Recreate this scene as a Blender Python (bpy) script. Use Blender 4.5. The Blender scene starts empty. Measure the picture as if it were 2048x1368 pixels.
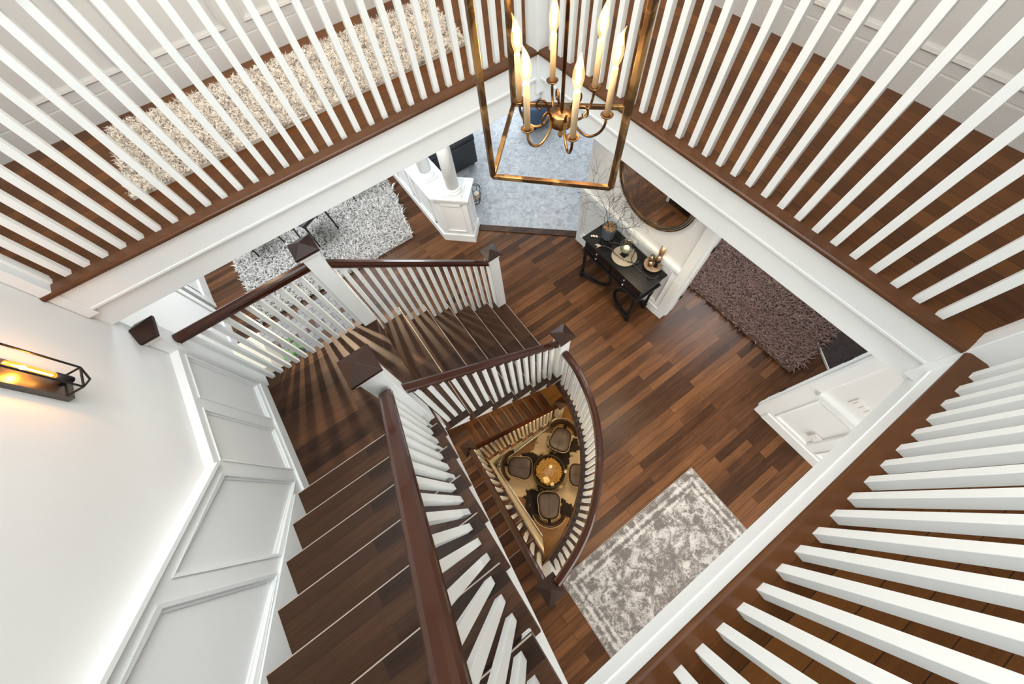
import bpy, bmesh, math, random
from mathutils import Vector, Matrix
from mathutils.geometry import tessellate_polygon
random.seed(7)
SC = bpy.context.scene
COL = SC.collection
PI = math.pi
CAMZ = 4.29                      # camera height above the main floor (z = 0)
# ------------------------------------------------------------------ camera, view, light
cam = bpy.data.cameras.new('camera'); camo = bpy.data.objects.new('camera', cam); COL.objects.link(camo)
rx, ux, bx_ = (0.8118415, -0.5800007, -0.0671753), (0.5527158, 0.7263262, 0.4086019), (-0.1881982, -0.3688487, 0.9102373)
camo.matrix_world = Matrix(((rx[0], ux[0], bx_[0], 0), (rx[1], ux[1], bx_[1], 0), (rx[2], ux[2], bx_[2], CAMZ), (0, 0, 0, 1)))
cam.sensor_width = 36; cam.lens = 36 * 713.417 / 2048; cam.clip_start = 0.02; cam.clip_end = 60
SC.camera = camo
SC.view_settings.view_transform = 'Standard'; SC.view_settings.look = 'None'
SC.view_settings.gamma = 1; SC.view_settings.use_curve_mapping = False
SC.view_settings.exposure = 0.27
w = bpy.data.worlds.new('world'); SC.world = w; w.use_nodes = True
w.node_tree.nodes['Background'].inputs[0].default_value = (0.93, 0.97, 1.0, 1)
w.node_tree.nodes['Background'].inputs[1].default_value = 0.35

def area(name, loc, to, sx, sy, power, col=(1, 1, 1), spread=180):
    l = bpy.data.lights.new(name, 'AREA'); l.shape = 'RECTANGLE'; l.size = sx; l.size_y = sy
    l.energy = power; l.color = col; l.spread = math.radians(spread)
    o = bpy.data.objects.new(name, l); COL.objects.link(o); o.location = loc
    o.rotation_euler = (Vector(to) - Vector(loc)).to_track_quat('-Z', 'Y').to_euler(); return o
def point(name, loc, power, col, r=0.05):
    l = bpy.data.lights.new(name, 'POINT'); l.energy = power; l.color = col; l.shadow_soft_size = r
    o = bpy.data.objects.new(name, l); COL.objects.link(o); o.location = loc; return o
def spot(name, loc, to, power, col, ang=80, blend=.6, r=.05):
    l = bpy.data.lights.new(name, 'SPOT'); l.energy = power; l.color = col; l.shadow_soft_size = r
    l.spot_size = math.radians(ang); l.spot_blend = blend
    o = bpy.data.objects.new(name, l); COL.objects.link(o); o.location = loc
    o.rotation_euler = (Vector(to) - Vector(loc)).to_track_quat('-Z', 'Y').to_euler(); return o
WARM = (1, .72, .42)
area('stairwell_overhead_fill', (.1, 1.0, 5.5), (.1, 1.0, 0), 2.9, 2.2, 96, (.90, .96, 1))  # added panel under the closed ceiling for broad soft overhead light
area('upper_hall_fill', (-1.2, -2.0, 4.3), (0.6, 1.2, 2.6), 1.6, 1.6, 9, (.97, .99, 1))  # unseen fill added at the hall end; no window is modelled
spot('dining_downlight', (-.80, 2.85, 2.55), (-.50, 1.9, 1.35), 150, (1, .80, .54), 66, .45, .018)
spot('dining_downlight', (-.02, 3.15, 2.55), (.15, 1.9, 1.1), 95, (1, .80, .55), 66, .5, .02)
area('hallway_overhead_fill', (.2, 2.9, 5.45), (.2, 2.95, 0), 2.6, .5, 26, (1, .84, .66))  # added strip that brightens the runner and hall floor; no fixture modelled
area('hallway_overhead_fill', (2.35, 1.9, 5.45), (2.35, 1.9, 0), .5, 2.0, 20, (1, .84, .66))  # same kind of added fill over the right-hand hallway
area('dining_fill', (-.8, 5.4, 2.5), (-.7, 4.8, 0), 2.6, 1.6, 120, (.95, .98, 1))  # unseen panel added above the shag rug in place of window light
area('living_room_fill', (4.2, 6.5, 2.45), (2.6, 4.4, 0), 3.2, 3.0, 330, (.88, .94, 1))  # added out of view to brighten the columns and carpet with cool light
area('entry_fill', (1.2, -3.4, 1.8), (1.4, 0, .4), 2.4, 1.8, 85, (1, .98, .95))  # added fill from the entry side, standing in for an unseen front window
area('den_fill', (4.7, .8, 2.4), (3.9, .5, 0), 1.4, 2.4, 110, (.95, .97, 1))  # added overhead panel that lifts the brown rug; no window built
for nm, x, y, p in (('foyer_downlight', 1.9, .35, 75), ('foyer_downlight', 2.15, 1.7, 50), ('foyer_downlight', .6, -1.2, 50)):
    spot(nm, (x, y, 2.55), (x, y, 0), p, (1, .8, .55), 95, .8, .04)
spot('divider_fill_spot', (.75, 2.95, 2.55), (1.2, 3.75, .5), 85, (1, .97, .93), 75, .6, .05)  # spot added to whiten the columns and half wall
for x, y, p in ((.95, .6, 70), (1.9, -.6, 60), (.1, -.75, 60)):
    spot('basement_downlight', (x, y, -.45), (x * .8 + .08, y * .7, -3.1), p, (1, .72, .4), 120, .7, .16)
for x, y in ((-.9, 1.6), (.6, 1.65)):
    point('basement_stair_light', (x, y, .35 - .5 * (x > 0)), 17, (1, .66, .34), .12)

# ------------------------------------------------------------------ materials
def N(nt, t, **k):
    n = nt.nodes.new(t)
    for a, b in k.items(): setattr(n, a, b)
    return n
def mat(name, col=(.8, .8, .8), rough=.5, metal=0, emit=None, estr=0, trans=0, ior=1.45, alpha=1, coat=0, bump=None, sheen=0, var=0, vscale=5):
    m = bpy.data.materials.new(name); m.use_nodes = True; nt = m.node_tree; b = nt.nodes['Principled BSDF']
    b.inputs['Base Color'].default_value = (*col, 1); b.inputs['Roughness'].default_value = rough
    b.inputs['Metallic'].default_value = metal; b.inputs['IOR'].default_value = ior
    b.inputs['Transmission Weight'].default_value = trans; b.inputs['Alpha'].default_value = alpha
    b.inputs['Coat Weight'].default_value = coat
    if sheen: b.inputs['Sheen Weight'].default_value = sheen
    if emit: b.inputs['Emission Color'].default_value = (*emit, 1); b.inputs['Emission Strength'].default_value = estr
    tc = N(nt, 'ShaderNodeTexCoord')
    if var:
        no = N(nt, 'ShaderNodeTexNoise'); no.inputs['Scale'].default_value = vscale; no.inputs['Detail'].default_value = 5
        nt.links.new(tc.outputs['Object'], no.inputs['Vector'])
        mx = N(nt, 'ShaderNodeMix', data_type='RGBA'); mx.inputs[6].default_value = (*[c * (1 - var) for c in col], 1); mx.inputs[7].default_value = (*[min(1, c * (1 + var)) for c in col], 1)
        nt.links.new(no.outputs['Fac'], mx.inputs[0]); nt.links.new(mx.outputs[2], b.inputs['Base Color'])
    if bump:
        no = N(nt, 'ShaderNodeTexNoise'); no.inputs['Scale'].default_value = bump[0]; no.inputs['Detail'].default_value = 4
        nt.links.new(tc.outputs['Object'], no.inputs['Vector'])
        bp = N(nt, 'ShaderNodeBump'); bp.inputs['Strength'].default_value = bump[1]; bp.inputs['Distance'].default_value = .01
        nt.links.new(no.outputs['Fac'], bp.inputs['Height']); nt.links.new(bp.outputs[0], b.inputs['Normal'])
    return m
def ramp(nt, stops):
    r = N(nt, 'ShaderNodeValToRGB'); e = r.color_ramp.elements
    while len(e) < len(stops): e.new(.5)
    for q, (p, c) in zip(e, stops): q.position = p; q.color = (*c, 1)
    return r
def planks(name, stops, width=.075, length=1.1, rot=0, rough=.3, gap=(.02, .012, .008), grain=.35, mortar=.0016, spec=.18):
    m = bpy.data.materials.new(name); m.use_nodes = True; nt = m.node_tree; b = nt.nodes['Principled BSDF']; L = nt.links.new
    tc = N(nt, 'ShaderNodeTexCoord'); mp = N(nt, 'ShaderNodeMapping'); mp.inputs['Rotation'].default_value = (0, 0, rot)
    L(tc.outputs['Object'], mp.inputs[0])
    br = N(nt, 'ShaderNodeTexBrick'); br.offset = .37; br.offset_frequency = 2; br.squash = 1.0
    for k, v in (('Scale', 1), ('Mortar Size', mortar), ('Mortar Smooth', .1), ('Bias', 0), ('Brick Width', length), ('Row Height', width)): br.inputs[k].default_value = v
    br.inputs['Color1'].default_value = (0, 0, 0, 1); br.inputs['Color2'].default_value = (1, 1, 1, 1)
    L(mp.outputs[0], br.inputs['Vector'])
    sc = N(nt, 'ShaderNodeMapping'); sc.inputs['Scale'].default_value = (1.6, 34, 1); L(mp.outputs[0], sc.inputs[0])
    # offset grain per plank
    ad = N(nt, 'ShaderNodeVectorMath', operation='MULTIPLY_ADD'); L(br.outputs['Color'], ad.inputs[0]); ad.inputs[1].default_value = (37, 11, 5); L(sc.outputs[0], ad.inputs[2])
    no = N(nt, 'ShaderNodeTexNoise'); no.inputs['Scale'].default_value = 1.5; no.inputs['Detail'].default_value = 8; no.inputs['Roughness'].default_value = .65; no.inputs['Distortion'].default_value = .6
    L(ad.outputs[0], no.inputs['Vector'])
    b.inputs['Specular IOR Level'].default_value = spec
    bl = N(nt, 'ShaderNodeTexNoise'); bl.inputs['Scale'].default_value = 2.3; bl.inputs['Detail'].default_value = 3; L(mp.outputs[0], bl.inputs['Vector'])
    a = N(nt, 'ShaderNodeMath', operation='MULTIPLY_ADD'); L(no.outputs['Fac'], a.inputs[0]); a.inputs[1].default_value = grain * 2; 
    s = N(nt, 'ShaderNodeMath', operation='MULTIPLY_ADD'); L(br.outputs['Color'], s.inputs[0]); s.inputs[1].default_value = .42; s.inputs[2].default_value = -.21 + .5 - grain
    L(s.outputs[0], a.inputs[2])
    a2 = N(nt, 'ShaderNodeMath', operation='MULTIPLY_ADD'); L(bl.outputs['Fac'], a2.inputs[0]); a2.inputs[1].default_value = .3; 
    a3 = N(nt, 'ShaderNodeMath', operation='SUBTRACT'); L(a.outputs[0], a3.inputs[0]); a3.inputs[1].default_value = .15; L(a3.outputs[0], a2.inputs[2])
    r = ramp(nt, stops); L(a2.outputs[0], r.inputs[0])
    mx = N(nt, 'ShaderNodeMix', data_type='RGBA'); L(br.outputs['Fac'], mx.inputs[0]); L(r.outputs[0], mx.inputs[6]); mx.inputs[7].default_value = (*gap, 1)
    L(mx.outputs[2], b.inputs['Base Color'])
    rr = N(nt, 'ShaderNodeMapRange'); rr.inputs[3].default_value = rough - .06; rr.inputs[4].default_value = rough + .14; L(no.outputs['Fac'], rr.inputs[0]); L(rr.outputs[0], b.inputs['Roughness'])
    bp = N(nt, 'ShaderNodeBump'); bp.inputs['Strength'].default_value = .25; bp.inputs['Distance'].default_value = .004; L(no.outputs['Fac'], bp.inputs['Height']); L(bp.outputs[0], b.inputs['Normal'])
    return m
W_STOPS = [(.0, (.014, .007, .004)), (.3, (.042, .018, .008)), (.5, (.085, .036, .015)), (.75, (.16, .070, .028)), (1, (.25, .115, .05))]
D_STOPS = [(.0, (.008, .004, .0025)), (.35, (.026, .012, .0065)), (.65, (.056, .026, .013)), (1, (.11, .052, .025))]
O_STOPS = [(.0, (.10, .045, .012)), (.4, (.22, .105, .03)), (.75, (.34, .17, .05)), (1, (.45, .25, .09))]
U_STOPS = [(.0, (.035, .012, .003)), (.4, (.095, .034, .008)), (.75, (.16, .060, .014)), (1, (.22, .085, .022))]
M = {}
M['floor'] = planks('main_floor_planks', W_STOPS, .085, 1.15)
M['upfloor'] = planks('upper_floor_planks', U_STOPS, .1, 1.6, rough=.32)
M['upfloor2'] = planks('upper_floor_planks_turned', U_STOPS, .1, 1.6, rot=PI / 2, rough=.32)
M['bfloor'] = planks('basement_floor_planks', O_STOPS, .12, 1.2, rough=.3)
M['tread'] = planks('tread_wood', D_STOPS, .082, 2.2, rough=.34, mortar=.0004)
M['treadY'] = planks('tread_wood_turned', D_STOPS, .2, 3.0, rot=PI / 2, rough=.34, mortar=.0004)
M['btread'] = planks('basement_tread_wood', W_STOPS, .12, 2.4, rough=.3, mortar=.0004)
M['btreadY'] = planks('basement_tread_wood_turned', W_STOPS, .12, 2.4, rot=PI / 2, rough=.3, mortar=.0004)
M['white'] = mat('white_trim_paint', (.80, .83, .83), .38, var=.02, vscale=3)
M['bal'] = mat('white_baluster_paint', (.79, .82, .81), .42)
M['wall'] = mat('pale_grey_wall_paint', (.74, .75, .74), .7, var=.025, vscale=2, bump=(140, .06))
M['wallg'] = mat('grey_beige_hall_paint', (.60, .585, .56), .65, var=.03, vscale=2, bump=(140, .05))
M['ceil'] = mat('ceiling_paint', (.78, .78, .76), .8)
M['rail'] = mat('dark_stained_handrail', (.042, .013, .006), .2, coat=.22, var=.35, vscale=6)
M['cap'] = mat('dark_stained_newel_cap', (.026, .011, .006), .42, coat=.0, var=.3, vscale=8)
M['nose'] = mat('stained_nosing', (.085, .030, .008), .3, coat=.1, var=.4, vscale=7)
M['edge'] = mat('nosing_edge_glint_and_wear', (.42, .35, .29), .4)  # pale strip carries the nosing edge highlight, with some wear, in its colour
M['brass'] = mat('aged_brass', (.50, .29, .11), .32, 1, var=.6, vscale=22)
def patina(m, dark, scale):
    nt = m.node_tree; b = nt.nodes['Principled BSDF']; L = nt.links.new; old = b.inputs['Base Color'].links[0].from_socket
    tc = N(nt, 'ShaderNodeTexCoord'); n = N(nt, 'ShaderNodeTexNoise'); n.inputs['Scale'].default_value = scale; n.inputs['Detail'].default_value = 4; n.inputs['Distortion'].default_value = 1; L(tc.outputs['Object'], n.inputs['Vector'])
    r = ramp(nt, [(.46, (0, 0, 0)), (.58, (1, 1, 1))]); L(n.outputs['Fac'], r.inputs[0])
    mx = N(nt, 'ShaderNodeMix', data_type='RGBA'); L(r.outputs[0], mx.inputs[0]); mx.inputs[6].default_value = (*dark, 1); L(old, mx.inputs[7]); L(mx.outputs[2], b.inputs['Base Color'])
patina(M['brass'], (.12, .065, .03), 9)
M['bronze'] = mat('dark_bronze', (.20, .13, .07), .35, 1, var=.4, vscale=25)
M['candle'] = mat('ivory_candle_sleeve', (.72, .56, .34), .5)
def thin(name, col, refl=.12, emit=None, estr=0):
    m = bpy.data.materials.new(name); m.use_nodes = True; nt = m.node_tree; nt.nodes.clear(); L = nt.links.new
    out = N(nt, 'ShaderNodeOutputMaterial'); tr = N(nt, 'ShaderNodeBsdfTransparent'); tr.inputs[0].default_value = (*col, 1)
    gl = N(nt, 'ShaderNodeBsdfGlossy'); gl.inputs['Roughness'].default_value = .03
    mx = N(nt, 'ShaderNodeMixShader'); mx.inputs[0].default_value = refl; L(tr.outputs[0], mx.inputs[1]); L(gl.outputs[0], mx.inputs[2]); res = mx
    if emit:
        em = N(nt, 'ShaderNodeEmission'); em.inputs[0].default_value = (*emit, 1); em.inputs[1].default_value = estr; ad = N(nt, 'ShaderNodeAddShader'); L(mx.outputs[0], ad.inputs[0]); L(em.outputs[0], ad.inputs[1]); res = ad
    L(res.outputs[0], out.inputs[0]); return m
M['bulb'] = thin('glowing_bulb_glass', (1, .93, .8), .14, (1, .64, .26), .42)
M['fil'] = mat('bulb_filament_glow', (1, .9, .7), .2, emit=(1, .86, .58), estr=16)
M['glass'] = thin('clear_glass', (.86, .90, .89), .13)
M['tglass'] = thin('table_glass', (.86, .84, .78), .012)
M['smoke'] = thin('smoked_glass', (.72, .64, .54), .10)
M['black'] = mat('black_lacquer', (.008, .008, .009), .25, coat=.15)
for k_ in ('rail', 'cap', 'nose'): M[k_].node_tree.nodes['Principled BSDF'].inputs['Specular IOR Level'].default_value = .32
M['iron'] = mat('black_iron', (.02, .02, .022), .4, .6)
M['silver'] = mat('brushed_silver', (.6, .6, .58), .3, 1)
M['mirror'] = mat('mirror_glass', (.78, .74, .70), .02, 1)
M['pot'] = mat('blue_grey_ribbed_ceramic', (.085, .095, .11), .55)
M['moss'] = mat('dried_tan_moss', (.42, .28, .15), .9, var=.5, vscale=60, bump=(80, .8))
M['twig'] = mat('dark_bare_twig', (.055, .042, .035), .8)
M['wax'] = mat('cream_candle_wax', (.86, .74, .56), .5)
M['flame'] = mat('candle_flame_glow', (1, .7, .3), .3, emit=(1, .6, .22), estr=9)
M['bead'] = mat('dark_wooden_bead', (.06, .055, .05), .35)
M['beadl'] = mat('pale_wooden_bead', (.55, .45, .33), .5)
M['tray'] = mat('pale_wood_tray', (.42, .30, .22), .5, var=.3, vscale=20)
M['leather'] = mat('dark_brown_leather', (.040, .020, .009), .40, coat=.0, bump=(60, .08))
M['sofa'] = mat('charcoal_leather', (.022, .025, .028), .42, bump=(40, .1))
M['shell'] = mat('pale_chair_shell_edge', (.50, .42, .32), .3)
M['cork'] = mat('tan_cork', (.60, .38, .13), .8, var=.5, vscale=60)
M['barrel'] = mat('dark_table_drum', (.05, .04, .03), .35, .3)
M['plate'] = mat('white_plastic', (.80, .80, .78), .35)
M['hole'] = mat('dark_slot', (.05, .05, .05), .6)
M['granite'] = mat('polished_dark_granite', (.030, .022, .020), .15, var=.7, vscale=22)
M['pipe'] = mat('pale_edge_strip', (.6, .58, .55), .4)
M['cream'] = mat('cream_painted_wood', (.78, .74, .62), .5)
M['leaf'] = mat('fresh_green_leaf', (.12, .42, .05), .45)
M['navy'] = mat('slate_blue_velvet', (.05, .09, .15), .8)
M['amber'] = thin('amber_bulb_glass', (1, .62, .2), .12, (1, .42, .05), .7)
M['plateblk'] = mat('satin_dark_plate', (.16, .14, .12), .32, .8)
M['doorw'] = mat('white_door_paint', (.80, .80, .79), .4)

def carpet(name, c1, c2, scale, crack=True):
    m = mat(name, c1, .95); nt = m.node_tree; b = nt.nodes['Principled BSDF']; L = nt.links.new
    tc = N(nt, 'ShaderNodeTexCoord')
    n1 = N(nt, 'ShaderNodeTexNoise'); n1.inputs['Scale'].default_value = scale; n1.inputs['Detail'].default_value = 9; n1.inputs['Roughness'].default_value = .7; n1.inputs['Distortion'].default_value = 1.2
    L(tc.outputs['Object'], n1.inputs['Vector'])
    r = ramp(nt, [(.3, c2), (.48, c1), (.7, tuple(min(1, c * 1.35) for c in c1))]); L(n1.outputs['Fac'], r.inputs[0])
    n2 = N(nt, 'ShaderNodeTexNoise'); n2.inputs['Scale'].default_value = 3.2; n2.inputs['Detail'].default_value = 7; n2.inputs['Distortion'].default_value = 2.2; L(tc.outputs['Object'], n2.inputs['Vector'])
    sb = N(nt, 'ShaderNodeMath', operation='SUBTRACT'); sb.inputs[1].default_value = .5; L(n2.outputs['Fac'], sb.inputs[0])
    ab = N(nt, 'ShaderNodeMath', operation='ABSOLUTE'); L(sb.outputs[0], ab.inputs[0])
    r2 = ramp(nt, [(.0, tuple(c * .5 for c in c2)), (.018, (1, 1, 1))]); L(ab.outputs[0], r2.inputs[0])
    mx = N(nt, 'ShaderNodeMix', data_type='RGBA', blend_type='MULTIPLY'); mx.inputs[0].default_value = .3 if crack else 0
    L(r.outputs[0], mx.inputs[6]); L(r2.outputs[0], mx.inputs[7]); L(mx.outputs[2], b.inputs['Base Color'])
    bp = N(nt, 'ShaderNodeBump'); bp.inputs['Strength'].default_value = .5; bp.inputs['Distance'].default_value = .01; L(n1.outputs['Fac'], bp.inputs['Height']); L(bp.outputs[0], b.inputs['Normal'])
    return m
M['carpet'] = carpet('blue_grey_textured_carpet', (.34, .36, .38), (.20, .215, .235), 9)
M['shagw'] = mat('ivory_shag_strands', (.66, .65, .63), .9, var=.25, vscale=18)
M['shagw2'] = mat('grey_shag_strands', (.50, .49, .48), .9, var=.3, vscale=18)
M['shagr'] = mat('cream_runner_strands', (.74, .68, .60), .9, var=.06, vscale=18)
M['shagr2'] = mat('taupe_runner_strands', (.46, .40, .34), .9, var=.25, vscale=18)
M['shagb'] = mat('chocolate_shag_strands', (.15, .085, .065), .75, var=.4, vscale=14, sheen=.3)

def persian():
    m = mat('faded_persian_weave', (.5, .5, .5), .95); nt = m.node_tree; b = nt.nodes['Principled BSDF']; L = nt.links.new
    tc = N(nt, 'ShaderNodeTexCoord'); sx = N(nt, 'ShaderNodeSeparateXYZ'); L(tc.outputs['Object'], sx.inputs[0])
    def mt(op, a, bb, c=None):
        n = N(nt, 'ShaderNodeMath', operation=op)
        for i, v in enumerate((a, bb, c)):
            if v is None: continue
            if hasattr(v, 'default_value') or hasattr(v, 'links'): L(v, n.inputs[i])
            else: n.inputs[i].default_value = v
        return n.outputs[0]
    HX, HY = .915, .61
    ax = mt('ABSOLUTE', sx.outputs[0], None); ay = mt('ABSOLUTE', sx.outputs[1], None)
    dx = mt('SUBTRACT', HX, ax); dy = mt('SUBTRACT', HY, ay); d = mt('MINIMUM', dx, dy)
    def noise(s, det=8, dist=0, off=0):
        mp = N(nt, 'ShaderNodeMapping'); mp.inputs['Location'].default_value = (off, off, 0); L(tc.outputs['Object'], mp.inputs[0])
        n = N(nt, 'ShaderNodeTexNoise'); n.inputs['Scale'].default_value = s; n.inputs['Detail'].default_value = det; n.inputs['Roughness'].default_value = .72; n.inputs['Distortion'].default_value = dist
        L(mp.outputs[0], n.inputs['Vector']); return n.outputs['Fac']
    # symmetric motif field from mirrored coordinates
    cb = N(nt, 'ShaderNodeCombineXYZ'); L(ax, cb.inputs[0]); L(ay, cb.inputs[1])
    vo = N(nt, 'ShaderNodeTexVoronoi'); vo.inputs['Scale'].default_value = 7.5; L(cb.outputs[0], vo.inputs['Vector'])
    n3 = N(nt, 'ShaderNodeTexNoise'); n3.inputs['Scale'].default_value = 9; n3.inputs['Detail'].default_value = 3; n3.inputs['Distortion'].default_value = 1.5; L(cb.outputs[0], n3.inputs['Vector'])
    fine = noise(75, 7, .8); mid = noise(6, 9, .6, 3)
    motif = mt('MULTIPLY_ADD', n3.outputs['Fac'], .85, mt('MULTIPLY', vo.outputs['Distance'], -.22))
    f = mt('ADD', motif, mt('MULTIPLY_ADD', fine, 1.0, -.5)); f = mt('ADD', f, mt('MULTIPLY_ADD', mid, .5, -.25))
    # border bands
    wv = mt('SINE', mt('MULTIPLY', d, 95), None)
    inb = mt('LESS_THAN', d, .17)
    bandv = mt('MULTIPLY', mt('MULTIPLY', wv, .12), inb)
    f = mt('ADD', f, bandv)
    edge = mt('LESS_THAN', d, .035); f = mt('SUBTRACT', f, mt('MULTIPLY', edge, .13))
    r = ramp(nt, [(.20, (.13, .115, .105)), (.29, (.22, .20, .185)), (.36, (.34, .325, .31)), (.50, (.48, .46, .435))]); L(f, r.inputs[0])
    L(r.outputs[0], b.inputs['Base Color'])
    bp = N(nt, 'ShaderNodeBump'); bp.inputs['Strength'].default_value = .3; bp.inputs['Distance'].default_value = .004; L(fine, bp.inputs['Height']); L(bp.outputs[0], b.inputs['Normal'])
    return m
M['persian'] = persian()
def hide(name, stops, scale, loc=(0, 0, 0)):
    m = mat(name, (.5, .5, .5), .8); nt = m.node_tree; b = nt.nodes['Principled BSDF']; L = nt.links.new
    tc = N(nt, 'ShaderNodeTexCoord'); mp = N(nt, 'ShaderNodeMapping'); mp.inputs['Location'].default_value = loc; L(tc.outputs['Object'], mp.inputs[0])
    n = N(nt, 'ShaderNodeTexNoise'); n.inputs['Scale'].default_value = scale; n.inputs['Detail'].default_value = 4; n.inputs['Roughness'].default_value = .55; L(mp.outputs[0], n.inputs['Vector'])
    r = ramp(nt, stops); L(n.outputs['Fac'], r.inputs[0]); L(r.outputs[0], b.inputs['Base Color']); return m
M['hide'] = hide('black_and_cream_cowhide', [(.0, (.012, .008, .006)), (.475, (.02, .012, .008)), (.50, (.66, .52, .34)), (1, (.72, .60, .42))], 1.5)
def patchwork():
    m = mat('grey_brown_hide_patchwork', (.4, .4, .4), .85); nt = m.node_tree; b = nt.nodes['Principled BSDF']; L = nt.links.new
    tc = N(nt, 'ShaderNodeTexCoord'); br = N(nt, 'ShaderNodeTexBrick'); br.offset = .5
    for k, v in (('Scale', 1), ('Mortar Size', .003), ('Brick Width', .13), ('Row Height', .09), ('Bias', 0)): br.inputs[k].default_value = v
    br.inputs['Color1'].default_value = (0, 0, 0, 1); br.inputs['Color2'].default_value = (1, 1, 1, 1); L(tc.outputs['Object'], br.inputs['Vector'])
    r = ramp(nt, [(.0, (.10, .05, .035)), (.11, (.12, .065, .05)), (.13, (.24, .25, .27)), (.5, (.30, .30, .31)), (1, (.36, .355, .35))]); r.color_ramp.interpolation = 'LINEAR'
    L(br.outputs['Color'], r.inputs[0]); L(r.outputs[0], b.inputs['Base Color']); return m
M['patch'] = patchwork()

# ------------------------------------------------------------------ mesh helpers
class MB:
    def __init__(s): s.v = []; s.f = []; s.m = []; s.mats = []; s.sm = []
    def mi(s, m):
        if m not in s.mats: s.mats.append(m)
        return s.mats.index(m)
    def add(s, vs, fs, m, smooth=False):
        o = len(s.v); s.v += [tuple(v) for v in vs]; k = s.mi(m)
        for f in fs: s.f.append([i + o for i in f]); s.m.append(k); s.sm.append(smooth)
        return s
    def box(s, a, b, m):
        x0, x1 = sorted((a[0], b[0])); y0, y1 = sorted((a[1], b[1])); z0, z1 = sorted((a[2], b[2]))
        return s.add([(x0, y0, z0), (x1, y0, z0), (x1, y1, z0), (x0, y1, z0), (x0, y0, z1), (x1, y0, z1), (x1, y1, z1), (x0, y1, z1)],
                     [(3, 2, 1, 0), (4, 5, 6, 7), (0, 1, 5, 4), (1, 2, 6, 5), (2, 3, 7, 6), (3, 0, 4, 7)], m)
    def obox(s, c, ax, ay, az, m):      # centre and half-axis vectors
        c = Vector(c); ax = Vector(ax); ay = Vector(ay); az = Vector(az)
        vs = [c + i * ax + j * ay + k * az for k in (-1, 1) for j in (-1, 1) for i in (-1, 1)]
        fs = [(0, 2, 3, 1), (4, 5, 7, 6), (0, 1, 5, 4), (1, 3, 7, 5), (3, 2, 6, 7), (2, 0, 4, 6)]
        if ax.cross(ay).dot(az) < 0: fs = [f[::-1] for f in fs]
        return s.add(vs, fs, m)
    def bar(s, p, q, wd, ht, m, up=(0, 0, 1)):  # square-section bar from p to q
        p = Vector(p); q = Vector(q); d = (q - p); L = d.length; d.normalize(); sd = d.cross(Vector(up))
        if sd.length < 1e-4: sd = d.cross(Vector((1, 0, 0)))
        sd.normalize(); u = sd.cross(d)
        return s.obox((p + q) / 2, d * L / 2, sd * wd / 2, u * ht / 2, m)
    def tube(s, pts, r, m, n=8, caps=True, closed=False):
        P = [Vector(p) for p in pts]; rs = r if isinstance(r, (list, tuple)) else [r] * len(P); rings = []; o = []
        t0 = (P[1] - P[0]).normalized(); u = t0.orthogonal().normalized()
        K = len(P)
        for i in range(K):
            t = (P[(i + 1) % K] - P[i - 1]) if closed else (P[min(i + 1, K - 1)] - P[max(i - 1, 0)])
            if t.length < 1e-9: t = t0.copy()
            t.normalize(); u = (u - t * u.dot(t)); u = u.normalized() if u.length > 1e-6 else t.orthogonal().normalized(); v = t.cross(u)
            for k in range(n):
                a = 2 * PI * k / n; o.append(P[i] + (u * math.cos(a) + v * math.sin(a)) * rs[i])
        fs = []
        for i in range(K if closed else K - 1):
            j = (i + 1) % K
            for k in range(n):
                k2 = (k + 1) % n; fs.append((i * n + k, i * n + k2, j * n + k2, j * n + k))
        if caps and not closed: fs.append(tuple(range(n))[::-1]); fs.append(tuple((K - 1) * n + k for k in range(n)))
        return s.add(o, fs, m, True)
    def lathe(s, prof, m, c=(0, 0, 0), n=24, smooth=True, sx=1, sy=1):  # prof: (r, z)
        o = []; fs = []
        for r, z in prof:
            for k in range(n): a = 2 * PI * k / n; o.append((c[0] + sx * r * math.cos(a), c[1] + sy * r * math.sin(a), c[2] + z))
        for i in range(len(prof) - 1):
            for k in range(n):
                k2 = (k + 1) % n; fs.append((i * n + k, i * n + k2, (i + 1) * n + k2, (i + 1) * n + k))
        if prof[0][0] > 1e-5: fs.append(tuple(range(n))[::-1])
        if prof[-1][0] > 1e-5: fs.append(tuple((len(prof) - 1) * n + k for k in range(n)))
        return s.add(o, fs, m, smooth)
    def prism(s, poly, z0, z1, m, hole=None, ax='z', mt=None):
        loops = [poly] + ([hole] if hole else []); flat = [p for l in loops for p in l]
        tris = tessellate_polygon([[Vector((p[0], p[1], 0)) for p in l] for l in loops])
        def P(p, z): return (p[0], p[1], z) if ax == 'z' else ((z, p[0], p[1]) if ax == 'x' else (p[0], z, p[1]))
        n = len(flat); vs = [P(p, z0) for p in flat] + [P(p, z1) for p in flat]; top = []; fs = []
        for t in tris:
            a, b, c = t; ar = (flat[b][0] - flat[a][0]) * (flat[c][1] - flat[a][1]) - (flat[b][1] - flat[a][1]) * (flat[c][0] - flat[a][0])
            if ar < 0: a, c = c, a
            top.append((a + n, b + n, c + n)); fs.append((c, b, a))
        o = 0
        for li, l in enumerate(loops):
            A = sum(l[i][0] * l[(i + 1) % len(l)][1] - l[(i + 1) % len(l)][0] * l[i][1] for i in range(len(l)))
            for i in range(len(l)):
                j = (i + 1) % len(l); f = (o + i, o + j, o + j + n, o + i + n)
                if (A < 0) != (li == 1): f = f[::-1]
                fs.append(f)
            o += len(l)
        if ax == 'y': top = [t[::-1] for t in top]; fs = [t[::-1] for t in fs]
        b0 = len(s.v); s.add(vs, fs, m); k = s.mi(mt or m)
        for t in top: s.f.append([i + b0 for i in t]); s.m.append(k); s.sm.append(False)
        return s
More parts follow.
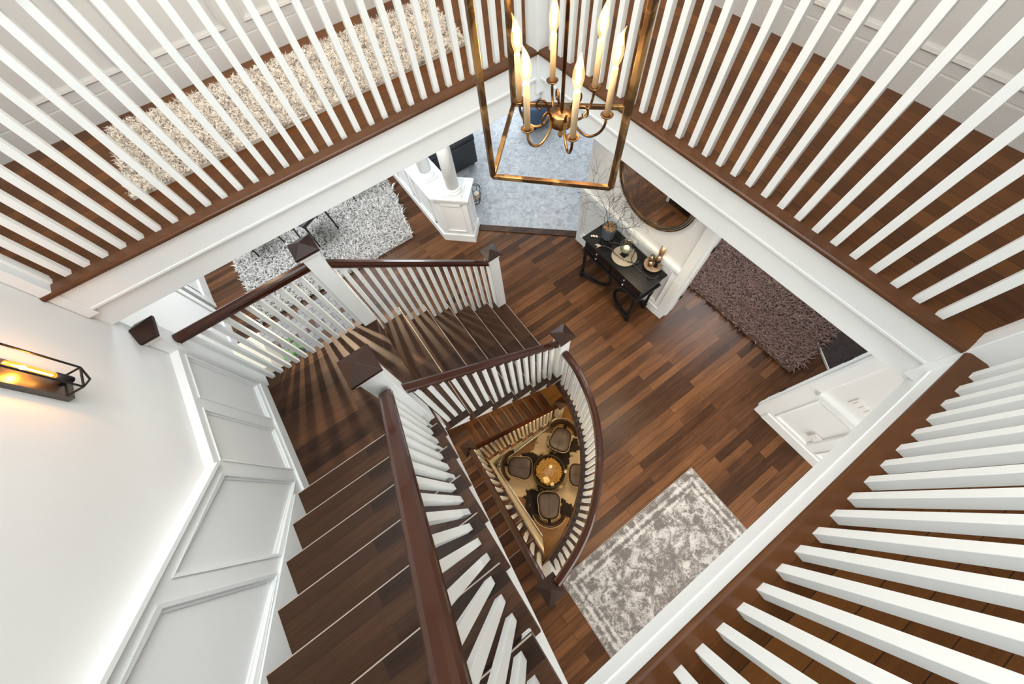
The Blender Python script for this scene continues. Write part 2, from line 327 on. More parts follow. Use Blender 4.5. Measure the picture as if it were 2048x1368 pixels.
    def sweep(s, prof, pts, m, smooth=True, vert=True):   # prof (side, up); path horizontal-ish
        P = [Vector(p) for p in pts]; K = len(P); n = len(prof); o = []
        for i in range(K):
            t = P[min(i + 1, K - 1)] - P[max(i - 1, 0)]; sd = Vector((t.y, -t.x, 0)).normalized()
            for a, b in prof: o.append(P[i] + sd * a + Vector((0, 0, b)))
        fs = [(i * n + k, i * n + (k + 1) % n, (i + 1) * n + (k + 1) % n, (i + 1) * n + k) for i in range(K - 1) for k in range(n)]
        fs.append(tuple(range(n))[::-1]); fs.append(tuple((K - 1) * n + k for k in range(n)))
        return s.add(o, fs, m, smooth)
    def build(s, name, parent=None, bev=0, loc=None, origin=None):
        me = bpy.data.meshes.new(name)
        vs = s.v
        if origin: vs = [(v[0] - origin[0], v[1] - origin[1], v[2] - origin[2]) for v in vs]
        me.from_pydata(vs, [], s.f); me.update()
        for mm in s.mats: me.materials.append(mm)
        for p, k, sm in zip(me.polygons, s.m, s.sm): p.material_index = k; p.use_smooth = sm
        o = bpy.data.objects.new(name, me); COL.objects.link(o)
        if parent:
            o.parent = parent
            if origin: o.location = Vector(origin) - PW(parent)
            else: o.location = -PW(parent)
        elif origin: o.location = origin
        if bev:
            b = o.modifiers.new('bevel', 'BEVEL'); b.width = bev; b.segments = 2; b.limit_method = 'ANGLE'; b.angle_limit = .7
        return o
WP = {}
def PW(o):
    v = Vector(o.location)
    while o.parent: o = o.parent; v += o.location
    return v
def tag(o, label=None, cat=None, group=None, kind=None):
    if label: o['label'] = label
    if cat: o['category'] = cat
    if group: o['group'] = group
    if kind: o['kind'] = kind
    return o
def thing(name, label, cat, loc, group=None):
    o = bpy.data.objects.new(name, None); COL.objects.link(o); o.location = loc; o.empty_display_size = .1
    return tag(o, label, cat, group)
def struct(name, mb, bev=0, label=None):
    o = mb.build(name, bev=bev); o['kind'] = 'structure'
    if label: o['label'] = label
    return o
def copy_tree(root, loc, rz=None, label=None):
    r = root.copy(); COL.objects.link(r); r.location = loc
    if rz is not None: r.rotation_euler = (0, 0, rz)
    if label: r['label'] = label
    for ch in root.children:
        c = ch.copy(); COL.objects.link(c); c.parent = r
        for g in ch.children:
            d = g.copy(); COL.objects.link(d); d.parent = c
    return r

# ------------------------------------------------------------------ dimensions (metres)
R = 2.905 / 15; UP = 2.905; LAND = 7 * R; BL = -8 * R; BF = -16 * R
WX = -1.47                      # left wall face
NX0, NX1, NYI, NYO = -.35, 1.055, 1.01, 2.23    # newel rows
def Yk(k): return 1.072 - .2327 * k
def Zk(k): return LAND + R * (k + 1)
def Xj(j): return -.29 + .2327 * j

# ------------------------------------------------------------------ structure: floors
curve_in = [(-.224, -.469), (-.026, -.419), (.2, -.325), (.427, -.169), (.6, -.012), (.775, .217), (.892, .477), (.978, .747), (.994, .962)]
hole = [(WX + .03, -.486), (-.30, -.486)] + curve_in + [(1.06, .98), (1.06, 2.16), (WX + .03, 2.16)]
outer = [(-4.2, -4.2), (5.4, -4.2), (5.4, 9.0), (-4.2, 9.0)]
struct('floor', MB().prism(outer, -.10, 0, M['cap'], hole=hole, mt=M['floor']))
struct('floor', MB().box((-1.6, -3.2, BF - .1), (3.6, 2.4, BF), M['bfloor']))
mb = MB()
mb.box((WX - 2.2, 2.205, UP - .03), (2.9, 3.56, UP), M['upfloor'])
mb.box((WX - 2.2, 2.23, UP - .33), (2.9, 4.2, UP - .03), M['ceil']); struct('floor', mb)
mb = MB(); mb.box((1.69, -.57, UP - .03), (2.92, 2.205, UP), M['upfloor2']); mb.box((1.72, -.6, UP - .33), (2.92, 2.23, UP - .03), M['ceil']); struct('floor', mb)
mb = MB(); mb.box((WX, -2.3, UP - .03), (2.92, -.57, UP), M['upfloor']); mb.box((-.30, -2.3, UP - .33), (2.92, -.585, UP - .03), M['ceil']); struct('floor', mb)
# landing
mb = MB(); mb.box((WX + .03, Yk(0) - .02, LAND - .03), (Xj(0), 2.235, LAND), M['tread']); mb.box((WX + .03, Yk(0) - .0, LAND - .28), (Xj(0) - .03, 2.20, LAND - .03), M['white'])
mb.box((WX + .03, 2.235, LAND - .028), (Xj(0) - .06, 2.27, LAND - .002), M['cap'])
struct('floor', mb)
mb = MB(); mb.box((WX + .03, 1.10, BL - .04), (-.28, 2.2, BL), M['btread']); mb.box((WX + .03, 1.12, BL - .3), (-.30, 2.2, BL - .04), M['white']); struct('floor', mb)
# carpeted room
cpoly = [(1.64, 3.685), (2.85, 2.52), (5.3, 2.52), (5.3, 8.9), (1.38, 8.9), (1.38, 3.95)]
struct('floor', MB().prism(cpoly, .001, .014, M['carpet']))
d45 = Vector((1.21, -1.165, 0)).normalized(); n45 = Vector((-.694, -.72, 0))
mb = MB(); c = Vector(((1.64 + 2.85) / 2, (3.685 + 2.52) / 2, .006)) + n45 * .05
mb.obox(c, d45 * .84, n45 * .055, Vector((0, 0, .006)), M['tread']); struct('trim_1', mb)

# ------------------------------------------------------------------ structure: walls
mb = MB()
mb.box((WX - .14, -3.2, BF), (WX, 2.29, 5.5), M['wall']); struct('wall_left', mb)
mb = MB(); mb.box((WX, 2.205, BF), (3.6, 2.3, -.1), M['wall']); struct('wall_basement_back', mb)
mb = MB(); mb.box((3.5, -3.2, BF), (3.6, 2.3, -.1), M['wall']); mb.box((-1.6, -3.2, BF), (3.6, -3.1, -.1), M['wall']); struct('wall_basement_side', mb)
# hallway walls upstairs
def panel_cell(mb, oq, iq, face, depth, m, axis='x', sgn=1, mould=.02):
    depth = min(depth, .0095) if depth < .015 else depth
    """frame plate between outer quad and inner quad, recess behind, moulding ring. quads in (s, z)."""
    def P(p, off): return (face + sgn * off, p[0], p[1]) if axis == 'x' else (p[0], face + sgn * off, p[1])
    vs = [P(p, 0) for p in oq] + [P(p, 0) for p in iq] + [P(p, -depth) for p in iq]
    fs = []
    for i in range(4):
        j = (i + 1) % 4; fs.append((i, j, 4 + j, 4 + i)); fs.append((4 + i, 4 + j, 8 + j, 8 + i))
    fs.append((8, 9, 10, 11)); mb.add(vs, fs, m)
    cs = [sum(p[0] for p in iq) / 4, sum(p[1] for p in iq) / 4]
    def ins(p, t):
        out = []
        for a in (0, 1): out.append(p[a] + (t if p[a] < cs[a] else -t))
        return out
    q1 = [ins(p, -.006) for p in iq]; q2 = [ins(p, mould * .5) for p in iq]; q3 = [ins(p, mould) for p in iq]
    rings = [(q1, 0.0), (q1, .008), (q2, .004), (q2, -depth * .4), (q3, -depth * .6), (q3, -depth)]
    vs = [P(p, o) for q, o in rings for p in q]; fs = []
    for r in range(len(rings) - 1):
        for i in range(4):
            j = (i + 1) % 4; fs.append((r * 4 + i, r * 4 + j, r * 4 + 4 + j, r * 4 + 4 + i))
    mb.add(vs, fs, m)
def hall_wall(axis, face, a0, a1, sgn, cells, name):
    mb = MB()
    if axis == 'y': mb.box((a0, face, UP), (a1, face - sgn * .12, 5.5), M['wallg'])
    else: mb.box((face, a0, UP), (face - sgn * .12, a1, 5.5), M['wallg'])
    struct(name, mb)
    mb = MB(); f2 = face + sgn * .012
    if axis == 'y':
        mb.box((a0, face, UP), (a1, face + sgn * .016, UP + .13), M['wallg']); mb.box((a0, face, UP + .13), (a1, face + sgn * .010, UP + .15), M['wallg'])
        mb.box((a0, face, UP + .93), (a1, face + sgn * .035, UP + .97), M['wallg'])
    else:
        mb.box((face, a0, UP), (face + sgn * .016, a1, UP + .13), M['wallg']); mb.box((face, a0, UP + .13), (face + sgn * .010, a1, UP + .15), M['wallg'])
        mb.box((face, a0, UP + .93), (face + sgn * .035, a1, UP + .97), M['wallg'])
    for (c0, c1) in cells:
        panel_cell(mb, [(c0, UP + .14), (c1, UP + .14), (c1, UP + .93), (c0, UP + .93)], [(c0 + .07, UP + .2), (c1 - .07, UP + .2), (c1 - .07, UP + .86), (c0 + .07, UP + .86)], f2, .012, M['wallg'], axis, sgn)
    return mb
mb = hall_wall('y', 3.54, WX - 2.2, 2.95, -1, [(-2.6 + i * .68, -2.6 + (i + 1) * .68) for i in range(8)], 'wall_back'); struct('baseboard_back', mb)
mb = hall_wall('x', 2.90, -2.3, 3.54, -1, [(-2.2 + i * .72, -2.2 + (i + 1) * .72) for i in range(8)], 'wall_right'); struct('baseboard_right', mb)
mb = MB(); mb.box((WX, -2.4, UP), (2.92, -2.3, 5.5), M['wallg']); struct('wall_front', mb)
mb = MB(); mb.box((WX - 2.3, -2.4, 5.6), (3.1, 3.7, 5.7), M['ceil']); struct('ceiling', mb)
# baseboard at left end of the hallway
struct('baseboard_left', MB().box((WX - .13, 2.29, UP), (WX - .04, 2.31, UP + .12), M['white']))

# fascia trims of the three upper edges
def fascia(name, mk):
    mb = MB(); mk(mb); struct(name, mb, .003)
def fA(mb):
    mb.box((WX, 2.205, UP - .17), (1.69, 2.24, UP - .028), M['white']); mb.box((WX, 2.200, UP - .185), (1.69, 2.24, UP - .168), M['white'])
    mb.box((WX, 2.222, UP - .335), (1.71, 2.25, UP - .185), M['white'])
def fB(mb):
    mb.box((1.69, -.57, UP - .17), (1.73, 2.205, UP - .028), M['white']); mb.box((1.686, -.57, UP - .185), (1.73, 2.205, UP - .168), M['white'])
    mb.box((1.71, -.585, UP - .335), (1.74, 2.222, UP - .185), M['white'])
def fC(mb):
    mb.box((-.30, -.60, UP - .17), (1.69, -.565, UP - .028), M['white']); mb.box((-.30, -.60, UP - .185), (1.69, -.561, UP - .167), M['white'])
    mb.box((-.30, -.61, UP - .335), (1.71, -.58, UP - .185), M['white'])
fascia('trim_2', fA); fascia('trim_3', fB); fascia('trim_4', fC)
def nosing(name, p, q, out):   # rounded nosing strip
    mb = MB(); p = Vector(p); q = Vector(q); o = Vector(out); prof = []
    for i in range(7):
        a = -PI / 2 + PI * i / 6; prof.append((math.cos(a) * .015, math.sin(a) * .015))
    vs = []
    for base in (p, q):
        vs.append(base - o * .07 + Vector((0, 0, -.012)))
        for c, s_ in prof: vs.append(base + o * (c - .015) + Vector((0, 0, s_ - .012)))
        vs.append(base - o * .07 + Vector((0, 0, .003)))
    n = 9; fs = [(k, (k + 1) % n, n + (k + 1) % n, n + k) for k in range(n)] + [tuple(range(n)), tuple(range(n, 2 * n))[::-1]]
    mb.add(vs, fs, M['nose'], False); bm = mb.build(name); bm['kind'] = 'structure'
nosing('trim_5', (WX, 2.184, UP), (1.665, 2.184, UP), (0, -1, 0))
nosing('trim_6', (1.66, -.535, UP), (1.66, 2.205, UP), (-1, 0, 0))
nosing('trim_7', (-.30, -.54, UP), (1.665, -.54, UP), (0, 1, 0))

# ---- wainscot along the stair wall
WF = -1.42
mb = MB()
LZ = LAND + .85
def nl(y): return LAND + R + (Yk(0) - y) * (R / .2327)   # stair nosing line
SL = R / .2327
cr = lambda y: LZ + (1.262 - y) * SL if y < 1.262 else LZ
flat = [(2.2, 1.735), (1.735, 1.25)]
for y1, y0 in flat:
    panel_cell(mb, [(y0, LAND), (y1, LAND), (y1, LZ), (y0, LZ)], [(y0 + .048, LAND + .115), (y1 - .045, LAND + .115), (y1 - .045, LAND + .80), (y0 + .048, LAND + .80)], WF, .02, M['white'], 'x', 1, .022)
ys = [1.25, .61, -.01, -.63, -1.25]
for i in range(4):
    y1, y0 = ys[i], ys[i + 1]
    lo = lambda y: nl(y) - .32; a = .05
    panel_cell(mb, [(y0, lo(y0)), (y1, lo(y1)), (y1, cr(min(y1, 1.262))), (y0, cr(y0))],
               [(y0 + a, nl(y0 + a) + .045), (y1 - a, nl(y1 - a) + .045), (y1 - a, cr(y1 - a) - .085), (y0 + a, cr(y0 + a) - .085)], WF, .02, M['white'], 'x', 1, .024)
struct('trim_8', mb)
mb = MB()
mb.box((WX, 1.262, LZ - .012), (WF + .006, 2.2, LZ + .012), M['white'])
prof = [(0, -.05), (.052, -.05), (.052, -.03), (.075, -.012), (.075, .012), (.06, .018), (0, .018)]
vs = []
for y in (1.262, -1.6):
    for a, b in prof: vs.append((WX + a, y, cr(y) + b))
n = len(prof); mb.add(vs, [(k, (k + 1) % n, n + (k + 1) % n, n + k) for k in range(n)] + [tuple(range(n))[::-1], tuple(range(n, 2 * n))], M['white'])
struct('trim_9', mb)
# zigzag skirt beside the treads
mb = MB()
poly = [(2.2, LAND - .02), (2.2, LAND + .0), (1.10, LAND + .0)]
mb.box((WF - .02, 1.07, LAND), (WF + .018, 2.2, LAND + .09), M['white'])
pp = [(1.07, LAND + .09)]
pp += [(1.07, LAND - .3)]; yy = -.62
pp += [(yy, nl(yy) - .6), (yy, nl(yy) + .02), (1.07 - .0, nl(1.07) + .02)]
mb.prism([(1.07, LAND - .3), (-.62, nl(-.62) - .6), (-.62, nl(-.62) + .03), (1.07, nl(1.07) + .03)], WF - .02, WF + .018, M['white'], ax='x')
struct('baseboard_stairs', mb)

# ---- main floor walls
WB = 2.65
mb = MB()
mb.box((WB, .93, 0), (WB + .2, 2.50, 2.575), M['wall']); mb.box((WB, -4.0, 0), (WB + .2, -.77, 2.575), M['wall'])
mb.box((WB, -.77, 2.15), (WB + .2, .93, 2.575), M['wall']); struct('wall_foyer', mb)
mb = MB()   # door casing and jambs
for ya, yb, s_ in ((.83, .93, 1), (-.77, -.67, -1)):
    mb.box((WB - .018, ya, 0), (WB + .0, yb, 2.2), M['white'])
    mb.box((WB, ya if s_ > 0 else yb - .012, 0), (WB + .21, ya + .012 if s_ > 0 else yb, 2.15), M['white'])
    yf = ya if s_ > 0 else yb
    mb.box((WB + .07, yf - s_ * .0, 0), (WB + .13, yf - s_ * .014, 2.14), M['white'])
    mb.box((WB + .2, ya, 0), (WB + .22, yb, 2.2), M['white'])
mb.box((WB - .018, -.77, 2.1), (WB, .93, 2.2), M['white']); struct('door_1', mb, .002)
for s_, yf in ((1, .83), (-1, -.67)):
    for z in (.35, 1.25, 1.9):
        mb = MB(); mb.box((WB + .135, yf - s_ * .016, z), (WB + .165, yf - s_ * .022, z + .09), M['iron']); mb.tube([(WB + .17, yf - s_ * .02, z), (WB + .17, yf - s_ * .02, z + .09)], .006, M['iron'], 8)
        side = 'left' if s_ > 0 else 'right'; lev = {.35: 'lowest', 1.25: 'middle', 1.9: 'topmost'}[z]
        tag(mb.build('door_hinge'), 'small black hinge leaf, %s one on the %s white jamb of the den doorway' % (lev, side), 'hinge', 'hinges on the den doorway')
def wains(name, cells, face=WB):
    mb = MB()
    for c0, c1 in cells:
        panel_cell(mb, [(c0, .0), (c1, .0), (c1, .93), (c0, .93)], [(c0 + .06, .20), (c1 - .06, .20), (c1 - .06, .86), (c0 + .06, .86)], face - .012, .012, M['white'], 'x', -1, .02)
    a0 = min(c[0] for c in cells); a1 = max(c[1] for c in cells)
    mb.box((face - .024, a0, 0), (face, a1, .14), M['white']); mb.box((face - .045, a0, .93), (face, a1, .97), M['white']); mb.box((face - .03, a0, .905), (face, a1, .93), M['white'])
    struct(name, mb)
wains('trim_10', [(.93, 1.72), (1.72, 2.5)]); wains('trim_11', [(-1.265, -.77), (-1.85, -1.265), (-2.6, -1.85)])
mb = MB(); mb.box((WB - .03, 2.47, 0), (WB + .23, 2.53, .97), M['white']); mb.box((WB - .05, 2.45, .93), (WB + .25, 2.56, .98), M['white']); struct('trim_12', mb, .003)
# dining room left walls
mb = MB(); mb.box((-2.32, 2.2, 0), (-2.2, 4.55, 2.575), M['wall']); mb.box((-2.9, 4.93, 0), (-2.3, 5.05, 2.575), M['wall']); mb.box((-2.42, 4.93, 0), (-2.3, 8.8, 2.575), M['wall'])
mb.box((-2.9, 2.2, 0), (-2.8, 5.0, 2.575), M['wall']); mb.box((-2.9, 2.2, 0), (WX - .14, 2.3, 2.575), M['wall']); struct('wall_dining', mb)
mb = MB(); mb.box((-2.2, 2.3, 0), (-2.18, 4.55, .14), M['white']); mb.box((-2.3, 4.86, 0), (-2.27, 8.7, .16), M['white']); mb.box((-2.34, 4.84, 0), (-2.26, 4.94, 2.3), M['white'])
mb.box((-2.60, 4.9, 0), (-2.54, 4.94, 2.3), M['white']); mb.box((-2.34, 4.5, 0), (-2.18, 4.58, 2.3), M['white']); mb.box((-2.3, 4.94, .9), (-2.26, 8.7, .95), M['white']); struct('baseboard_dining', mb)
mb = MB(); mb.box((-2.9, 8.8, 0), (5.4, 8.9, 2.575), M['wall']); struct('wall_far', mb)
mb = MB(); mb.box((5.3, -4.2, 0), (5.4, 8.9, 2.575), M['wall']); struct('wall_den', mb)
mb = MB(); mb.box((-1.6, -4.1, 0), (5.4, -4.0, 2.575), M['wall']); struct('wall_entry', mb)
mb = MB(); mb.box((-2.9, 4.2, 2.575), (5.4, 8.9, 2.65), M['ceil']); mb.box((2.92, -4.2, 2.575), (5.4, 4.2, 2.65), M['ceil']); mb.box((-1.6, -4.2, 2.575), (2.92, -2.3, 2.65), M['ceil']); struct('ceiling', mb)
# walls below the lower flight: under landing toward dining, and stair stringer wall
mb = MB(); mb.box((WX, 2.16, 0), (Xj(0) - .04, 2.20, LAND - .2), M['wall']); struct('wall_landing', mb)
# closed wall under basement flights
mb = MB()
def bz1(y): return -R * ((y + .486) / .2265)
mb.prism([(-.486, BF), (1.0, BF), (1.0, bz1(1.0) - .22), (-.486, -.22)], -.32, -.28, M['cream'], ax='x')
def bz2(x): return BL - R * ((x + .28) / .2265)
struct('wall_basement_stairs', mb); mb = MB()
mb.prism([(-.28, BF), (1.32, BF), (1.32, bz2(1.32) - .05), (-.28, BL - .22)], .999, 1.02, M['cream'], ax='y')
struct('wall_basement_stairs', mb)
mb = MB(); mb.box((-.28, -.48, BF), (-.265, .985, BF + .12), M['white']); mb.box((-.28, .97, BF), (1.3, .985, BF + .12), M['white']); struct('baseboard_basement', mb)

# ------------------------------------------------------------------ stairs
def stringer_poly(pts, drop):
    return pts + drop
def flight_upper():
    t = thing('staircase', 'upper dark wood stair flight climbing from the landing along the panelled wall', 'staircase', (-.85, .2, LAND))
    for k in range(7):
        y, z = Yk(k), Zk(k); mb = MB()
        mb.box((WF + .018, y, z - .03), (-.31, y - .2327 - .02, z), M['tread']); mb.box((-.31, y, z - .03), (-.278, y - .29, z), M['tread'])
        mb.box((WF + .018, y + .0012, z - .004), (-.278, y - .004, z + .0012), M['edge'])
        mb.build('tread', t, origin=(-.85, y, z))
    for k in range(8):
        y = Yk(k) - .025; mb = MB(); mb.box((WF + .018, y, Zk(k) - R), (-.32, y - .015, Zk(k) - .03), M['tread']); mb.build('riser', t, origin=(-.85, y, Zk(k)))
    pts = []
    for k in range(8): pts += [(Yk(k) - .022, Zk(k) - R - (.0 if k else .25)), (Yk(k) - .022, Zk(k) - .031)]
    pts += [(-.62, Zk(7) - .031), (-.62, nl(-.62) - .52), (Yk(0) - .0, LAND - .30)]
    mb = MB(); mb.prism(pts, -.345, -.305, M['white'], ax='x'); mb.build('stringer', t, origin=(-.32, .2, LAND))
    mb = MB(); mb.prism([(Yk(0), LAND - .30), (Yk(0), LAND - .26), (-.60, nl(-.6) - .46), (-.60, nl(-.6) - .50)], WX + .03, -.32, M['white'], ax='x'); mb.build('soffit', t, origin=(-.85, .2, LAND))
def flight_lower():
    t = thing('staircase', 'lower dark wood stair flight descending from the landing to the foyer floor', 'staircase', (.4, 1.6, 0))
    for j in range(1, 7):
        x, z = Xj(j), LAND - R * j; mb = MB()
        mb.box((x, .955, z - .03), (x - .2327 - .02, 2.2, z), M['treadY']); mb.box((x, .925, z - .03), (x - .27, .955, z), M['treadY']); mb.box((x, 2.2, z - .03), (x - .27, 2.30, z), M['treadY'])
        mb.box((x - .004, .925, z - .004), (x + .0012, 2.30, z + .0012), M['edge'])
        mb.build('tread', t, origin=(x, 1.6, z))
    for j in range(7):
        x, z = Xj(j) - .025, LAND - R * j; mb = MB(); mb.box((x, .96, z - R), (x - .015, 2.2, z - .03), M['treadY']); mb.build('riser', t, origin=(x, 1.6, z))
    for ya, yb in ((.95, .985), (2.2, 2.245)):
        pts = [(Xj(0) - .03, LAND - .031)]
        for j in range(7): x = Xj(j) - .022; pts += [(x, LAND - R * j - .031), (x, LAND - R * (j + 1) - .031)]
        pts = pts[1:]; pts[-1] = (pts[-1][0], -.02)
        pts += [(Xj(6) - .1, -.02), (Xj(0) - .03, LAND - .29)]
        mb = MB(); mb.prism(pts, ya, yb, M['white'], ax='y'); mb.build('stringer', t, origin=(.4, ya, 0))
    mb = MB(); mb.prism([(Xj(0) - .02, LAND - .31), (Xj(0) - .02, LAND - .27), (Xj(6) - .05, -.03), (Xj(6) - .15, -.03)], .96, 2.2, M['white'], ax='y'); mb.build('soffit', t, origin=(.4, 1.6, 0))
def flight_b1():
    t = thing('staircase', 'basement stair flight descending from the foyer floor beneath the upper flight', 'staircase', (-.85, .3, BL))
    for n in range(1, 8):
        y, z = -.486 + .2265 * n, -R * n; mb = MB(); mb.box((WX + .03, y, z - .03), (-.31, y - .2465, z), M['btread']); mb.box((-.31, y, z - .03), (-.27, y - .26, z), M['btread'])
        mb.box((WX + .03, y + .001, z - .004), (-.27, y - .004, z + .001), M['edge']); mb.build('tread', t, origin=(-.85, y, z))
    for n in range(8):
        y, z = -.486 + .2265 * n - .02, -R * n; mb = MB(); mb.box((WX + .03, y, z - R), (-.32, y - .015, z - .03 + (.0 if n else -.07)), M['cap']); mb.build('riser', t, origin=(-.85, y, z))
    pts = []
    for n in range(8): y = -.486 + .2265 * n - .02; pts += [(y, -R * n - .031 - (.07 if n == 0 else 0)), (y, -R * (n + 1) - .031)]
    pts += [(1.12, BL - .03), (1.12, BL - .3), (-.506, -.40)]
    mb = MB(); mb.prism(pts, -.325, -.298, M['cream'], ax='x'); mb.build('stringer', t, origin=(-.31, .3, BL))
def flight_b2():
    t = thing('staircase', 'lowest stair flight seen beneath the lower flight, reaching the basement floor', 'staircase', (.5, 1.6, BF))
    for n in range(1, 8):
        x, z = -.28 + .2265 * n, BL - R * n; mb = MB(); mb.box((x, .99, z - .03), (x - .2465, 2.2, z), M['btreadY']); mb.box((x, .955, z - .03), (x - .26, .99, z), M['btreadY'])
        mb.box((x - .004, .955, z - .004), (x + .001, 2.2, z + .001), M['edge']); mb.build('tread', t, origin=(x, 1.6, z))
    for n in range(8):
        x, z = -.28 + .2265 * n - .02, BL - R * n; mb = MB(); mb.box((x, 1.0, z - R), (x - .015, 2.2, z - .03), M['cap']); mb.build('riser', t, origin=(x, 1.6, z))
    pts = []
    for n in range(8): x = -.28 + .2265 * n - .018; pts += [(x, BL - R * n - .031), (x, BL - R * (n + 1) - .031)]
    pts[-1] = (pts[-1][0], BF + .01); pts += [(1.15, BF + .01), (-.30, BL - .3)]
    mb = MB(); mb.prism(pts, .975, .998, M['cream'], ax='y'); mb.build('stringer', t, origin=(.5, .98, BF))
flight_upper(); flight_lower(); flight_b1(); flight_b2()

# ------------------------------------------------------------------ newel posts
def newel(x, y, z0, ztop, label, sx=.12, sy=.12, capped=True, capw=.174, group='newel posts of the staircase', half=False, post=None):
    t = thing('newel_post', label, 'newel post', (x, y, z0), group)
    mb = MB(); mb.box((x - sx / 2, y - sy / 2, z0), (x + sx / 2, y + sy / 2, ztop - (.05 if capped else 0)), post or M['white'])
    if capped: mb.box((x - sx / 2 - .012, y - sy / 2 - .012, ztop - .085), (x + sx / 2 + .012, y + sy / 2 + .012, ztop - .05), post or M['white'])
    mb.build('shaft', t, .003, origin=(x, y, z0))
    if capped:
        mb = MB(); cx = capw / 2; cy = capw / 2; zb = ztop - .05
        if half: x0, x1 = x - sx / 2, x + sx / 2 + .027
        else: x0, x1 = x - cx, x + cx
        y0, y1 = y - cy, y + cy; xm = (x0 + x1) / 2 if not half else x0
        vs = [(x0 + .012, y0 + .012, zb - .012), (x1 - .012, y0 + .012, zb - .012), (x1 - .012, y1 - .012, zb - .012), (x0 + .012, y1 - .012, zb - .012),
              (x0, y0, zb), (x1, y0, zb), (x1, y1, zb), (x0, y1, zb), (x0, y0, zb + .018), (x1, y0, zb + .018), (x1, y1, zb + .018), (x0, y1, zb + .018), (xm, y, ztop + .018)]
        fs = [(3, 2, 1, 0)] + [(a * 4 + i, a * 4 + (i + 1) % 4, a * 4 + 4 + (i + 1) % 4, a * 4 + 4 + i) for a in (0, 1) for i in range(4)] + [(8 + i, 8 + (i + 1) % 4, 12) for i in range(4)]
        if half:  # half pyramid: ridge at the wall
            vs[12] = (x0, y, ztop + .018); fs = fs[:9] + [(8, 9, 12), (9, 10, 12), (10, 11, 12), (11, 8, 12)]
        mb.add(vs, fs, M['cap']); c = mb.build('cap', t, .0015, origin=(x, y, zb)); c['label'] = 'dark stained wooden pyramid cap'
    return t
def zh(h): return CAMZ - h
newel(NX0, NYI, LAND - .30, zh(1.63) + .05, 'white newel with the largest dark pyramid cap, where the upper handrail ends at the landing')
newel(NX0, NYO, LAND - .22, zh(1.90) + .05, 'tall white newel at the outer landing corner beside the shaggy dining rug')
newel(NX1, NYI, R, zh(3.07) + .05, 'white newel at the foot of the lower flight where the curved rail begins')
newel(NX1, NYO, R, zh(3.07) + .05, 'white newel at the foot of the lower flight facing the columns')
newel(WX + .045, NYO, LAND - .0, zh(1.88) + .05, 'white half newel with dark cap fixed to the wall at the landing end', sx=.085, half=True)
newel(-.30, -.56, -.02, zh(3.4) + .05, 'white newel with dark cap beside the patterned grey rug corner')
newel(NX0, 1.045, BL, zh(4.78) + .05, 'brown capped newel on the basement landing, under the warm light', post=M['cream'])
newel(1.275, 1.03, BF + R, zh(6.2) + .05, 'brown capped newel at the bottom of the basement stairs, close to the chairs', post=M['cream'])
newel(1.720, 2.252, zh(1.66), 4.0, 'white corner newel hanging past the floor edge behind the lantern', .13, .13, False, group='corner posts of the gallery railing')
newel(1.73, -.60, zh(1.65), 4.0, 'white corner newel hanging past the floor edge at the right of the gallery', .13, .13, False, group='corner posts of the gallery railing')
newel(WX + .030, 2.262, zh(1.60), 4.0, 'white half newel against the wall at the left end of the gallery rail', .056, .13, False, group='corner posts of the gallery railing')
newel(-.36, -.61, UP - .3, 4.0, 'white newel at the top of the upper flight by the nearest gallery rail', .12, .12, True, group='corner posts of the gallery railing')

# ------------------------------------------------------------------ railings
RP = [(-.032, -.03), (.032, -.03), (.026, -.018), (.034, -.008), (.034, .008), (.026, .022), (.012, .03), (-.012, .03), (-.026, .022), (-.034, .008), (-.034, -.008), (-.026, -.018)]
RPB = [(a * 1.12, b * 1.05) for a, b in RP]
SQ = .034
def baluster(parent, x, y, z0, z1, s=SQ, rot=0, m=None):
    mb = MB(); h = s / 2; ca, sa = math.cos(rot) * h, math.sin(rot) * h
    mb.obox((x, y, (z0 + z1) / 2), (ca, sa, 0), (-sa, ca, 0), (0, 0, (z1 - z0) / 2), m or M['bal']); return mb.build('baluster', parent, .0015, origin=(x, y, z0))
def rail_of(parent, pts, prof=RP):
    o = MB().sweep(prof, pts, M['rail'], False).build('handrail', parent, origin=tuple(pts[0])); o['label'] = 'glossy dark stained handrail'; return o
GZ = UP + .93
def gallery(name, label, pts, bals, loc):
    t = thing('railing', label, 'railing', loc, 'white baluster railings'); rail_of(t, pts)
    for x, y in bals: baluster(t, x, y, UP, GZ - .02)
gallery('A', 'gallery railing of white balusters at upper left, before the long cream runner', [(WX + .05, 2.277, GZ), (1.67, 2.277, GZ)], [(-1.418 + .0935 * i, 2.277) for i in range(33)], (0, 2.277, UP))
gallery('B', 'gallery railing of white balusters at upper right, above the round mirror', [(1.739, -.54, GZ), (1.739, 2.21, GZ)], [(1.739, 1.197 + .0936 * 10 - .0936 * i) for i in range(28)], (1.739, .8, UP))
gallery('C', 'nearest gallery railing of white balusters at lower right, above the grey rug', [(-.3, -.61, GZ), (1.67, -.61, GZ)], [(.865 + .0893 * 8 - .0893 * i, -.61) for i in range(20)], (.7, -.61, UP))
# upper flight
t = thing('railing', 'sloping railing with wide glossy handrail along the upper flight', 'railing', (-.35, .3, LAND), 'white baluster railings')
rl = lambda y: nl(y) + .76
rail_of(t, [(-.355, y, rl(y)) for y in (-.56, .2, .93)], RPB)
for k in range(7):
    for i in range(3):
        y = Yk(k) - .025 - .0776 * i - .01; baluster(t, -.352, y, Zk(k), rl(y) - .028)
